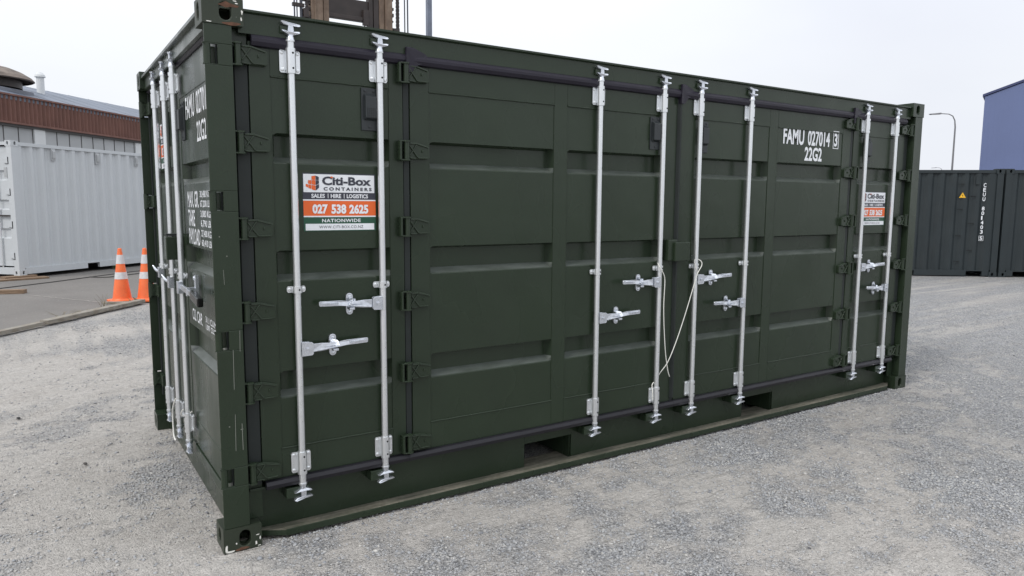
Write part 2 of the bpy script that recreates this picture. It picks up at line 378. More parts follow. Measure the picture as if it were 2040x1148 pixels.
# loose stones: thousands of small real stones, one mesh
phi = (1 + 5 ** .5) / 2
ico = np.array([(-1, phi, 0), (1, phi, 0), (-1, -phi, 0), (1, -phi, 0), (0, -1, phi), (0, 1, phi), (0, -1, -phi), (0, 1, -phi), (phi, 0, -1), (phi, 0, 1), (-phi, 0, -1), (-phi, 0, 1)]); ico /= np.linalg.norm(ico[0])
icf = np.array([(0, 11, 5), (0, 5, 1), (0, 1, 7), (0, 7, 10), (0, 10, 11), (1, 5, 9), (5, 11, 4), (11, 10, 2), (10, 7, 6), (7, 1, 8), (3, 9, 4), (3, 4, 2), (3, 2, 6), (3, 6, 8), (3, 8, 9), (4, 9, 5), (2, 4, 11), (6, 2, 10), (8, 6, 7), (9, 8, 1)])
octv = np.array([(1, 0, 0), (-1, 0, 0), (0, 1, 0), (0, -1, 0), (0, 0, 1), (0, 0, -1)], float)
ocf = np.array([(0, 2, 4), (2, 1, 4), (1, 3, 4), (3, 0, 4), (2, 0, 5), (1, 2, 5), (3, 1, 5), (0, 3, 5)])
def scatter(N, d0, d1, cap, base, faces, s0, s1):
    d_ = np.sqrt(d0 * d0 + (d1 * d1 - d0 * d0) * rng.random(N) ** 1.25); th = math.atan2(F_.y, F_.x) + (rng.random(N) - .5) * radians(84)
    sx = -.658 + d_ * np.cos(th); sy = -3.508 + d_ * np.sin(th)
    keep = ~((sx > -.015) & (sx < 6.08) & (sy > .01) & (sy < 2.45))
    side_ = (sx - A0.x) * AN.x + (sy - A0.y) * AN.y; keep &= side_ < -.03
    keep &= rng.random(N) < .04 + .96 * gravelly(sx, sy) ** 2
    sx, sy, d_ = sx[keep][:cap], sy[keep][:cap], d_[keep][:cap]; n = len(sx)
    sc = s0 + (s1 - s0) * rng.random(n) ** 2.2 + np.where(rng.random(n) < .025, .005 * rng.random(n), 0)
    ang = rng.random(n) * 2 * pi; nv = len(base)
    tm = np.stack([base * (1 + .56 * (rng.random((nv, 1)) - .5)) for _ in range(24)])
    V = tm[rng.integers(0, 24, n)] * np.stack([1 + .5 * rng.random(n), .8 + .3 * rng.random(n), .5 + .3 * rng.random(n)], -1)[:, None, :] * sc[:, None, None]
    c_, s_ = np.cos(ang)[:, None], np.sin(ang)[:, None]
    P = np.stack([V[..., 0] * c_ - V[..., 1] * s_ + sx[:, None], V[..., 0] * s_ + V[..., 1] * c_ + sy[:, None], V[..., 2] + (height(sx, sy) + sc * .2)[:, None]], -1)
    return P.reshape(-1, 3), (faces[None] + (np.arange(n) * nv)[:, None, None]).reshape(-1, 3), np.repeat(np.clip(rng.normal(.52, .16, n), 0, 1), nv)
sA = scatter(120000, 1.2, 5.2, 46000, ico, icf, .0024, .0088); sB = scatter(260000, 4.2, 15, 105000, octv, ocf, .0045, .011)
def along(n, fx, fy, s0, s1):
    sx, sy = fx(n), fy(n); sc = s0 + (s1 - s0) * rng.random(n) ** 2; ang = rng.random(n) * 6.28
    V = (ico * (1 + .5 * (rng.random((n, 12, 1)) - .5))) * sc[:, None, None] * np.array([1.3, .95, .7])
    c_, s_ = np.cos(ang)[:, None], np.sin(ang)[:, None]
    P = np.stack([V[..., 0] * c_ - V[..., 1] * s_ + sx[:, None], V[..., 0] * s_ + V[..., 1] * c_ + sy[:, None], V[..., 2] + (height(sx, sy) + sc * .3)[:, None]], -1)
    return P.reshape(-1, 3), (icf[None] + (np.arange(n) * 12)[:, None, None]).reshape(-1, 3), np.repeat(np.clip(rng.normal(.45, .18, n), 0, 1), 12)
sC = along(1300, lambda n: .2 + 5.7 * rng.random(n), lambda n: .030 - np.abs(rng.normal(0, .06, n)), .0025, .0085)
sD = along(420, lambda n: .07 - np.abs(rng.normal(0, .08, n)), lambda n: .2 + 2.0 * rng.random(n), .0025, .007)
parts_ = [sA, sB, sC, sD]; off_ = np.cumsum([0] + [len(q[0]) for q in parts_[:-1]])
VV = np.concatenate([q[0] for q in parts_]); FF = np.concatenate([q[1] + k for q, k in zip(parts_, off_)]); tone = np.concatenate([q[2] for q in parts_])
me = bpy.data.meshes.new('loose_gravel'); me.vertices.add(len(VV)); me.vertices.foreach_set('co', VV.ravel()); me.loops.add(FF.size); me.loops.foreach_set('vertex_index', FF.ravel().astype(np.int32))
me.polygons.add(len(FF)); me.polygons.foreach_set('loop_start', np.arange(0, FF.size, 3)); me.polygons.foreach_set('loop_total', np.full(len(FF), 3)); me.update()
a_ = me.attributes.new('tone', 'FLOAT', 'POINT'); a_.data.foreach_set('value', tone.astype(np.float32)); me.materials.append(M['stones'])
o = bpy.data.objects.new('loose_gravel', me); col.objects.link(o); o['kind'] = 'stuff'; tag(o, 'loose grey and pale stones scattered over the compacted yard', 'gravel')

# ------------------------------------------------------------------ shared container pieces
def stad(a, b, th):
    c, s = abs(cos(th)), abs(sin(th))
    if c > 1e-6 and a / c * s <= b - a: return a / c
    h = b - a; return h * s + math.sqrt(max(0, a * a - h * h * c * c))
def holed_face(mb, o, u, v, nrm, w, h, cu, cv, a, b, depth=.03):
    o, u, v, nrm = Vector(o), Vector(u), Vector(v), Vector(nrm)
    angs = sorted([2 * pi * k / 24 + .01 for k in range(24)] + [math.atan2(y - cv, x - cu) % (2 * pi) for x in (0, w) for y in (0, h)])
    inn, outr, back = [], [], []
    for th in angs:
        c, s = cos(th), sin(th); r = stad(a, b, th); inn.append(o + u * (cu + c * r) + v * (cv + s * r)); back.append(inn[-1] - nrm * depth)
        tt = min([((w - cu) / c) if c > 1e-9 else ((-cu) / c if c < -1e-9 else 1e9), ((h - cv) / s) if s > 1e-9 else ((-cv) / s if s < -1e-9 else 1e9)])
        outr.append(o + u * (cu + c * tt) + v * (cv + s * tt))
    n = len(angs)
    mb.add(inn + outr + back, [(k, (k + 1) % n, n + (k + 1) % n, n + k) for k in range(n)] + [(k, 2 * n + k, 2 * n + (k + 1) % n, (k + 1) % n) for k in range(n)])
def casting(mb, x0, sxx, y0, syy, z0, top=False):
    """ISO corner casting: outer corner at (x0,y0), growing by sxx*.178 and syy*.162"""
    Lx, Ly, H = .178, .162, .118; X1 = x0 + sxx * Lx; Y1 = y0 + syy * Ly
    holed_face(mb, (x0, y0, z0), (sxx, 0, 0), (0, 0, 1), (0, -syy, 0), Lx, H, .100, H / 2, .026, .0395)
    holed_face(mb, (x0, y0, z0), (0, syy, 0), (0, 0, 1), (-sxx, 0, 0), Ly, H, .089, H / 2, .0255, .0395)
    zt = z0 + H if top else z0; zo = z0 if top else z0 + H
    holed_face(mb, (x0, y0, zt), (sxx, 0, 0), (0, syy, 0), (0, 0, 1 if top else -1), Lx, Ly, .101, .089, .032, .05)
    mb.add([(x0, y0, zo), (X1, y0, zo), (X1, Y1, zo), (x0, Y1, zo)], [(0, 1, 2, 3)])
    mb.add([(X1, y0, z0), (X1, Y1, z0), (X1, Y1, z0 + H), (X1, y0, z0 + H)], [(0, 1, 2, 3)])
    mb.add([(x0, Y1, z0), (X1, Y1, z0), (X1, Y1, z0 + H), (x0, Y1, z0 + H)], [(0, 1, 2, 3)])
def corrugated(mb, o, u, nrm, length, z0, z1, depth=.040, pitch=.278, lead=.10):
    o, u, nrm = Vector(o), Vector(u), Vector(nrm); pr = [(0, 0), (lead, 0)]; x = lead
    while x + pitch < length - .05:
        pr += [(x + .068, -depth), (x + .138, -depth), (x + .206, 0), (x + pitch, 0)]; x += pitch
    pr.append((length, 0)); vs = []
    for a, d in pr: vs += [o + u * a + nrm * d + Vector((0, 0, z0)), o + u * a + nrm * d + Vector((0, 0, z1))]
    mb.add(vs, [(2 * i, 2 * i + 2, 2 * i + 3, 2 * i + 1) for i in range(len(pr) - 1)])
def panel(mb, mp, u0, u1, z0, z1, grooves, d0, depth=.050, end=.022):
    """pressed panel with horizontal troughs; mp(u, depth, z) -> world"""
    prof = [(z0, 0)]
    for a, b in grooves: prof += [(a - .002, -.001), (a + .004, .002), (a + .032, depth), (b - .012, depth), (b, 0)]
    prof.append((z1, 0)); us = [(u0, 0), (u0 + end, 1), (u1 - end, 1), (u1, 0)]
    vs = [mp(u, d0 + d * k, z) for u, k in us for z, d in prof]; n = len(prof)
    for i in range(3):
        for j in range(n - 1):
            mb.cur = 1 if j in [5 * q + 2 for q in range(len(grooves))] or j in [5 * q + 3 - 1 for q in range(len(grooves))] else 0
            mb.add([vs[i * n + j], vs[(i + 1) * n + j], vs[(i + 1) * n + j + 1], vs[i * n + j + 1]], [(0, 1, 2, 3)])
    mb.cur = 0
def mpbox(mb, mp, u0, u1, d0, d1, z0, z1):
    vs = [mp(u, d, z) for z in (z0, z1) for u, d in ((u0, d0), (u1, d0), (u1, d1), (u0, d1))]
    mb.add(vs, [(0, 3, 2, 1), (4, 5, 6, 7), (0, 1, 5, 4), (1, 2, 6, 5), (2, 3, 7, 6), (3, 0, 4, 7)])

# ------------------------------------------------------------------ the green side-opening container
LX, WY, HZ = 6.058, 2.438, 2.591
box = thing('shipping_container', 'dark green side-opening shipping container with galvanised lock rods, filling the yard foreground', 'shipping container', (0, 0, -.005))
for ix, (x0, sxx) in enumerate(((0, 1), (LX, -1))):
    for iy, (y0, syy) in enumerate(((0, 1), (WY, -1))):
        for top in (False, True):
            mb = MB(); casting(mb, x0, sxx, y0, syy, HZ - .118 if top else 0, top)
            o = mb.build('corner_casting', M['green_chip'] if ix == 0 and iy == 0 else M['green'], box, bevel=.005, doubles=True)
            if ix == 0 and iy == 0: o['label'] = 'corner casting with rust and chipped edges'
HZE = (2.34, 1.685, 1.035, .37)      # end door hinge heights
# corner posts
def post(x0, sx_, y0, sy_, notches):
    mb = MB(); X = lambda a: x0 + sx_ * a; Yy = lambda a: y0 + sy_ * a
    def bx_(a0, a1, b0, b1, z0, z1): mb.box(min(X(a0), X(a1)), max(X(a0), X(a1)), min(Yy(b0), Yy(b1)), max(Yy(b0), Yy(b1)), z0, z1)
    zs = [.118]
    for z in sorted(notches): zs += [z - .047, z + .047]
    zs.append(HZ - .118)
    for i in range(len(zs) - 1):
        if i % 2 == 0: bx_(.006, .126, .004, .014, zs[i], zs[i + 1])
        else: bx_(.062, .126, .004, .014, zs[i], zs[i + 1])
    bx_(.116, .126, .014, .075, .118, HZ - .118)
    bx_(.126, .205, .066, .080, .118, HZ - .118)
    bx_(.100, .116, .014, .16, .118, HZ - .118)
    bx_(.085, .100, .05, .16, .118, HZ - .118)
    if not notches: bx_(.006, .016, .014, .16, .118, HZ - .118)
    return mb.build('corner_post', M['green'], box, bevel=.003)
post(0, 1, 0, 1, HZE); post(LX, -1, 0, 1, ()); post(0, 1, WY, -1, HZE); post(LX, -1, WY, -1, ())
# rails, roof, hidden walls
mb = MB(); mb.prism([(.16, .030, 2.452), (.16, .030, 2.540), (.16, .012, 2.546), (.16, .012, 2.556), (.16, .10, 2.556), (.16, .10, 2.452)], (LX - .32, 0, 0)); mb.build('top_side_rail', M['green'], box)
mb = MB(); mb.box(.16, LX - .16, WY - .10, WY - .02, 2.45, 2.55); mb.build('top_side_rail', M['green'], box)
mb = MB(); mb.prism([(.07, .16, 2.455), (.03, .16, 2.47), (.03, .16, 2.535), (.008, .16, 2.540), (.008, .16, 2.556), (.12, .16, 2.556), (.12, .16, 2.455)], (0, WY - .32, 0)); mb.build('door_header', M['green'], box)
mb = MB(); mb.box(LX - .1, LX - .01, .16, WY - .16, 2.45, 2.55); mb.build('top_end_rail', M['green'], box)
mb = MB(); corrugated(mb, (.1, .1, 0), (1, 0, 0), (0, 0, 1), LX - .2, 0, 1)
mb = MB(); xs = np.arange(.1, LX - .1, .07); vs = []
for i, x in enumerate(xs): z = 2.566 - (.02 if (i // 2) % 2 else 0); vs += [(x, .1, z), (x, WY - .1, z)]
mb.add(vs, [(2 * i, 2 * i + 2, 2 * i + 3, 2 * i + 1) for i in range(len(xs) - 1)]); mb.build('roof_panel', M['green'], box)
mb = MB(); corrugated(mb, (.16, WY - .03, 0), (1, 0, 0), (0, 1, 0), LX - .32, .1, 2.46); mb.build('rear_wall', M['green'], box)
mb = MB(); corrugated(mb, (LX - .03, .16, 0), (0, 1, 0), (1, 0, 0), WY - .32, .1, 2.46); mb.build('end_wall', M['green'], box)
mb = MB(); mb.box(.16, LX - .16, .2, WY - .14, .19, .215); mb.build('floor', M['hole'], box)
# bottom side rail with fork pockets
mb = MB(); FP = ((1.815, 2.185), (3.873, 4.243))
segs = [.178, FP[0][0], FP[0][1], FP[1][0], FP[1][1], LX - .178]
for i in range(5):
    if i % 2 == 0: mb.box(segs[i], segs[i + 1], .110, .122, .028, .275)
    else:
        mb.box(segs[i], segs[i + 1], .110, .122, .186, .275)
        for xx in (segs[i], segs[i + 1] - .008): mb.box(xx, xx + .008, .122, 2.2, .028, .186)
        mb.box(segs[i] + .008, segs[i + 1] - .008, .122, 2.2, .180, .186)
        mb.box(segs[i] + .008, segs[i + 1] - .008, 2.2, 2.205, .03, .18)
mb.box(.14, LX - .14, .050, .110, .262, .275)
mb.build('bottom_side_rail', M['green'], box, bevel=.002)
mb = MB()
mb.cur = 1; mb.prism([(.30, .004, .016), (.30, .004, .048), (.30, .012, .048), (.30, .012, .016)], (LX - .6, 0, 0)); mb.cur = 0
mb.prism([(.30, .012, .047), (.30, .109, .040), (.30, .109, .030), (.30, .012, .036)], (LX - .6, 0, 0))
mb.cur = 1
for x0, x1 in ((.178, .30), (LX - .178, LX - .30)):
    mb.add([(x0, .07, .02), (x0, .07, .05), (x0, .109, .045), (x1, .004, .020), (x1, .004, .046), (x1, .109, .040)], [(0, 1, 4, 3), (0, 2, 1)]); mb.cur = 0; mb.add([(x0, .07, .05), (x0, .109, .045), (x1, .004, .046), (x1, .109, .040)], [(0, 1, 3, 2)]); mb.cur = 1
mb.cur = 0
for a, b in FP: mb.box(a, b, .11, .26, .024, .030)
mb.build('bottom_flange', [M['green_flange'], M['green']], box, bevel=.0015)['label'] = 'dust-covered bottom flange'
mb = MB(); mb.box(.16, LX - .16, WY - .1, WY - .03, .02, .2); mb.build('bottom_side_rail', M['green'], box)
mb = MB(); mb.prism([(.085, .162, .006), (.085, .162, .12), (.060, .162, .185), (.060, .162, .235), (.13, .162, .235), (.13, .162, .006)], (0, WY - .324, 0)); mb.build('door_sill', M['green'], box, bevel=.003)
mb = MB(); mb.box(LX - .1, LX - .03, .16, WY - .16, .02, .2); mb.build('bottom_end_rail', M['green'], box)
# scratches on the near post
mb = MB()
for (x, z0, z1, w, dx) in ((.075, .80, .99, .0022, .002), (.105, .50, .63, .0025, -.001), (.108, .98, 1.08, .002, .002), (.072, .50, .68, .002, .003), (.045, .62, .625, .006, 0), (.050, 1.30, 1.37, .0016, -.002), (.064, 1.43, 1.435, .005, 0), (.035, 1.52, 1.526, .004, 0), (.098, .60, .604, .012, 0)):
    mb.add([(x, .0028, z0), (x + w, .0028, z0), (x + w + dx, .0028, z1), (x + dx, .0028, z1)], [(0, 1, 2, 3)])
mb.build('paint_scratch', simple('pale_scratch', (.22, .23, .20), .6), box)['label'] = 'thin pale scratches on the near post'
# chipped corner of casting (bare patches on its lower edge)
mb = MB()
def patch(cx, cz, w, h, k):
    r_ = random.Random(k); n = 11; pts = []
    for i in range(n):
        a = 2 * pi * i / n; q = .55 + .5 * r_.random(); pts.append((cx + cos(a) * w * q, -.0006, max(.001, cz + sin(a) * h * q)))
    mb.add(pts, [tuple(range(n))])
patch(.012, .022, .007, .024, 1); patch(.028, .006, .022, .007, 2); patch(.150, .022, .006, .012, 3); patch(.170, .045, .004, .012, 4); patch(.058, .040, .004, .005, 5); patch(.158, .062, .010, .003, 6); patch(.165, .006, .012, .003, 7)
mb.build('paint_chip', M['cord'], box)['label'] = 'bare chips on the bottom corner casting'
rustm = simple('orange_rust', (.11, .052, .03), .85, 0, .4, 30)
for i, (cx, cz, w, h) in enumerate(((.085, .008, .035, .009), (.13, HZ - .112, .05, .010), (.11, 2.560, .05, .014))):
    mb = MB(); patch(cx, cz, w, h, 20 + i); mb.v = [(x, y + .0002, max(z, .001)) for x, y, z in mb.v]; mb.build('rust_patch', rustm, box)
mb = MB()
for i, (cx, cz, w, h) in enumerate(((.172, 2.535, .005, .012), (.168, 2.505, .004, .010), (.150, 2.570, .008, .004), (.03, 2.478, .015, .003), (.14, 2.58, .012, .003))): patch(cx, cz, w, h, 40 + i)
mb.build('paint_chip', M['cord'], box)

# mapping functions: side doors face -y, end doors face -x
MPS = lambda u, d, z: (u, d, z)
MPE = lambda u, d, z: (d, u, z)
GR = [(.712, .849), (1.296, 1.448), (1.868, 2.012)]
DF = .050                            # outer face of the side door frames
def side_door(x0, x1, stiles, panels, zb=.305, zt=2.425):
    d = MB().build('side_door', M['green'], box) if False else None
    mb = MB()
    for a, b in stiles: mpbox(mb, MPS, a, b, DF, DF + .05, zb, zt)
    for a, b in panels:
        mpbox(mb, MPS, a, b, DF, DF + .05, zb, .458); mpbox(mb, MPS, a, b, DF, DF + .05, 2.272, zt)
    d = mb.build('side_door', M['green'], box, bevel=.0022)
    for a, b in panels:
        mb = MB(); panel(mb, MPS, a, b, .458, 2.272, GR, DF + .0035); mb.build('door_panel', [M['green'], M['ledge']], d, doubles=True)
    # weld beads along the panel seams
    mb = MB()
    for a, b in panels:
        for z in (.457, 2.273):
            ns = max(3, int((b - a) / .05)); pts = [(a + (b - a) * k / ns, DF + .001, z + random.uniform(-.0012, .0012)) for k in range(ns + 1)]
            mb.tube(pts, .0048, 6)
        for xx in (a, b):
            mb.tube([(xx, DF + .002, .46 + k * .09) for k in range(21)], .0034, 5)
    mb.build('weld_bead', M['green'], d)
    return d
m_ = lambda x: LX - x                # mirror to the right half
D1 = side_door(.205, .982, [(.205, .302), (.905, .982)], [(.302, .905)])
D2 = side_door(1.024, 3.008, [(1.024, 1.135), (1.975, 2.072), (2.875, 3.008)], [(1.135, 1.975), (2.072, 2.875)])
D3 = side_door(3.050, m_(1.024), [(3.050, m_(2.875)), (m_(2.072), m_(1.975)), (m_(1.135), m_(1.024))], [(m_(2.875), m_(2.072)), (m_(1.975), m_(1.135))])
D4 = side_door(m_(.982), m_(.205), [(m_(.982), m_(.905)), (m_(.302), m_(.205))], [(m_(.905), m_(.302))])
# rubber seals
def seal(pts, vec, parent, name='door_gasket', mat='rubber'): mb = MB(); mb.prism(pts, vec); return mb.build(name, M[mat], parent, bevel=.002)
for a, b, dd in ((.215, .985, D1), (.985, 3.03, D2), (3.03, 5.07, D3), (5.07, 5.835, D4)):
    seal([(a, .050, 2.398), (a, .028, 2.402), (a, .018, 2.420), (a, .018, 2.434), (a, .042, 2.466), (a, .050, 2.466)], (b - a, 0, 0), dd)
    seal([(a, .050, .262), (a, .026, .264), (a, .018, .285), (a, .028, .302), (a, .050, .306)], (b - a, 0, 0), dd, mat='rubber3')
for xx, w, dd in ((.138, .066, D1), (.983, .040, D1), (3.009, .040, D3), (m_(.983) - .040, .040, D4), (m_(.138) - .066, .066, D4)):
    seal([(xx, .062, .29), (xx + .004, .054, .29), (xx + w - .004, .054, .29), (xx + w, .062, .29), (xx + w, .085, .29), (xx, .085, .29)], (0, 0, 2.10), dd, mat='rubber2')
for xx, dd in ((.990, D2), (3.010, D3), (m_(.990) - .05, D4)):   # raised caps where the seals meet
    mb = MB(); vs = [(xx, .016, 2.36), (xx, .010, 2.485), (xx + .045, .024, 2.488), (xx + .12, .030, 2.462), (xx + .145, .024, 2.43), (xx + .07, .022, 2.40), (xx + .035, .022, 2.36)]
    mb.add(vs + [(x, .06, z) for x, y, z in vs], [tuple(range(7))] + [(i, (i + 1) % 7, 7 + (i + 1) % 7, 7 + i) for i in range(7)]); mb.build('seal_cap', M['rubber'], dd)
mb = MB(); mb.prism([(3.012, .05, 2.42), (3.006, .05, .33), (3.018, .030, .33), (3.030, .030, .33), (3.030, .050, .33)][1:], (0, 0, 2.06)); mb.build('door_gasket', M['rubber2'], D3)

# hinges ---------------------------------------------------------------
def hinge_mesh():
    mb = MB()
    mb.tube([(0, 0, -.050), (0, 0, .050)], .0155, 14)
    mb.lathe((0, 0, 0), (0, 0, 1), [(.050, .0), (.050, .021), (.058, .021), (.060, .014), (.060, 0)], 14)
    mb.lathe((0, 0, 0), (0, 0, 1), [(-.050, 0), (-.050, .021), (-.058, .021), (-.060, .014), (-.060, 0)], 14)
    mb.box(-.044, -.032, -.014, .045, -.056, .056); mb.box(-.034, .0, -.012, .012, .050, .059); mb.box(-.034, .0, -.012, .012, -.059, -.050)
    bl = [(.010, -.046), (.126, -.046), (.136, -.038), (.136, .022), (.128, .030), (.064, .049), (.040, .050), (.010, .046)]
    mb.prism([(a, .004, z) for a, z in bl], (0, .026, 0))
    def rib(a, b, w=.0052):
        a = Vector((a[0], .003, a[1])); b = Vector((b[0], .003, b[1])); d = b - a
        mb.obox((a + b) / 2, d, (0, 1, 0), d.cross(Vector((0, 1, 0))), d.length / 2, .0065, w / 1.4)
    for a, b in (((.018, -.028), (.058, .036)), ((.018, .030), (.066, -.040)), ((.018, .041), (.060, .041)), ((.060, .041), (.126, .022)), ((.066, -.040), (.120, -.040)), ((.018, -.042), (.055, -.044)), ((.092, -.008), (.092, .008))): rib(a, b)
    return mb.build('hinge', M['green'], D1, bevel=.0028)
h0 = hinge_mesh()
SH = (2.355, 1.957, 1.558, 1.160, .768, .365)
first = True
for xx, dd, flip in ((.152, D1, 1), (.990, D2, 1), (m_(.990), D3, -1), (m_(.152), D4, -1)):
    for z in SH:
        if first: h0.location = (xx, .022, z); h0.scale = (1, 1, .90); first = False
        else: link_copy(h0, dd, (xx, .022, z), 0, (flip, 1, .90))

# lock rods --------------------------------------------------------------
# all pieces in local space: rod axis at (0,0), outward = -y, door face at y=+.028
def rod_mesh():
    mb = MB(); mb.tube([(0, 0, .33), (0, 0, 2.40)], .0168, 18, False)
    for z0, z1, r in ((2.405, 2.437, .0175), (2.437, 2.445, .0215), (2.290, 2.298, .0225), (2.399, 2.407, .024), (.322, .330, .0235), (.420, .428, .0235), (.268, .322, .0175), (.262, .270, .021), (2.445, 2.456, .018)):
        mb.lathe((0, 0, 0), (0, 0, 1), [(z0, 0), (z0, r), (z1, r), (z1, 0)], 18)
    return mb
def sleeve_mesh(h, w, rivets):
    mb = MB(); mb.tube([(0, 0, -h / 2), (0, 0, h / 2)], .0235, 18)
    fl = h / 2 * .92; zz = (-fl + .006, -fl, fl, fl - .006)
    for s in (-1, 1):
        mb.prism([(s * .018, .018, -fl), (s * (w - .006), .018, -fl), (s * w, .018, -fl + .008), (s * w, .018, fl - .008), (s * (w - .006), .018, fl), (s * .018, .018, fl)], (0, .007, 0))
        mb.box(min(s * .012, s * .024), max(s * .012, s * .024), .004, .022, -fl + .01, fl - .01)
        for z in rivets:
            mb.lathe((s * (w - .012), .018, z), (0, -1, 0), [(0, .0085), (.003, .0085), (.005, .005), (.005, 0)], 10)
    return mb
def cam_mesh():
    mb = MB()
    mb.tube([(0, 0, -.035), (0, 0, -.012)], [.019, .014], 12)
    mb.prism([(-.010, -.013, -.016), (.010, -.013, -.016), (.013, -.013, .010), (.010, -.013, .040), (-.010, -.013, .040), (-.013, -.013, .010)], (0, .026, 0))
    mb.prism([(-.012, -.014, .030), (.034, -.017, .028), (.044, -.014, .034), (.040, -.010, .041), (.008, -.011, .044), (-.034, -.017, .050), (-.044, -.014, .046), (-.030, -.012, .034)], (0, .022, 0))
    mb.prism([(-.012, -.012, -.010), (-.036, -.018, .002), (-.042, -.016, .010), (-.034, -.010, .009), (0, -.010, .004), (.032, -.010, .008), (.040, -.016, .006), (.036, -.018, -.003), (.012, -.012, -.012)], (0, .020, 0))
    return mb
def handle_mesh():                   # lever to +x, hub at the rod
    mb = MB()
    mb.prism([(.008, -.024, -.036), (.060, -.026, -.034), (.066, -.026, -.026), (.066, -.026, .026), (.058, -.026, .033), (.008, -.024, .036)], (0, .005, 0))
    mb.prism([(.008, .010, -.034), (.056, .010, -.030), (.056, .010, .030), (.008, .010, .034)], (0, .005, 0))
    mb.lathe((.036, -.026, 0), (0, -1, 0), [(0, .010), (.004, .010), (.005, 0)], 10)
    mb.prism([(.050, -.016, -.021), (.115, -.016, -.018), (.175, -.020, -.010), (.235, -.026, .000), (.348, -.030, .004), (.352, -.030, .010), (.352, -.030, .024), (.348, -.030, .030), (.240, -.026, .028), (.175, -.020, .018), (.115, -.016, .022), (.050, -.016, .022)], (0, .012, 0))
    for i in range(9):
        x = .252 + i * .0105; mb.box(x, x + .006, -.0325, -.029, .009 + (i % 3) * .002, .021)
    mb.prism([(.120, -.018, -.003), (.175, -.030, .000), (.215, -.022, .003), (.215, -.018, .008), (.175, -.026, .008), (.120, -.018, .006)], (0, .010, 0))
    return mb
def catch_mesh():
    mb = MB(); pr = []
    for k in range(7): a = pi * k / 6; pr.append((cos(a) * .0185, .014, .040 + sin(a) * .0185))
    for k in range(7): a = pi + pi * k / 6; pr.append((cos(a) * .0185, .014, -.036 + sin(a) * .0185))
    mb.prism(pr, (0, .014, 0))
    for z in (.040, -.038): mb.lathe((0, .014, z), (0, -1, 0), [(0, .009), (.005, .008), (.007, 0)], 10)
    mb.prism([(-.016, -.022, .002), (.006, -.040, -.002), (.020, -.036, .004), (.016, -.018, .030), (-.004, .006, .034), (-.014, .006, .030)], (0, .009, 0))
    mb.box(-.012, .016, -.030, .013, -.024, -.012)
    mb.box(-.024, -.016, -.010, .016, .0, .030)
    return mb
rodm = rod_mesh().mesh('lock_rod', M['galv']); slm = sleeve_mesh(.116, .049, (-.039, .039)).mesh('bearing_bracket', M['galv']); gdm = sleeve_mesh(.034, .046, (0,)).mesh('guide_bracket', M['galv'])
cmm = cam_mesh().mesh('locking_cam', M['zinc']); hdm = handle_mesh().mesh('handle', M['zinc']); ctm = catch_mesh().mesh('handle_catch', M['zinc'])
mb = MB()
mb.lathe((.004, -.0236, 0), (0, -1, 0), [(0, .0050), (.0006, .0050), (.0006, 0)], 8); htm1 = mb.mesh('bracket_hole', M['hole'])
def keeper_mesh():
    mb = MB(); mb.box(-.082, .034, .004, .088, -.030, .024); return mb
kpm = keeper_mesh().mesh('cam_keeper', M['green'])
def put(name, me, parent, loc, scale=(1, 1, 1), rz=0, bev=0):
    o = bpy.data.objects.new(name, me); col.objects.link(o); o.parent = parent; o.location = loc; o.scale = scale; o.rotation_euler = (0, 0, rz)
    if bev: md = o.modifiers.new('bevel', 'BEVEL'); md.width = bev; md.segments = 2; md.limit_method = 'ANGLE'; md.angle_limit = radians(50)
    return o
def lock_rod(loc, rz, hz, hdir, hlabel=None, hrot=0):
    r = put('lock_rod', rodm, box, loc, rz=rz)
    for z in (2.349, .374): put('bearing_bracket', slm, r, (0, 0, z)); [put('bracket_hole', htm1, r, (0, 0, z + q)) for q in (-.035, .035)]
    put('guide_bracket', gdm, r, (0, 0, 1.256)); put('bracket_hole', htm1, r, (0, 0, 1.256))
    put('locking_cam', cmm, r, (0, 0, 2.478), (1.1, 1.2, 1), bev=.0025); put('locking_cam', cmm, r, (0, 0, .232), (1.1, 1.2, -1), bev=.0025)
    if hz:
        put('handle', hdm, r, (0, 0, hz), (hdir, 1, 1), rz=hrot, bev=.0022)
        if hrot == 0: put('handle_catch', ctm, r, (hdir * .178, 0, hz), (hdir, 1, 1), bev=.002)
    return r
RY = .022
for x, hz, hd in ((.394, .958, 1), (.844, 1.162, -1), (2.308, .958, 1), (2.854, 1.162, -1), (m_(2.854), 1.162, 1), (m_(2.308) - .018, .962, -1), (m_(.844), 1.162, 1), (m_(.394), .962, -1)):
    lock_rod((x, RY, 0), 0, hz, hd)
    put('cam_keeper', kpm, box, (x, RY, .226), bev=.003)
    mb_ = put('cam_keeper', kpm, box, (x + .012, RY - .006, 2.492), (.72, .55, .62), bev=.002)

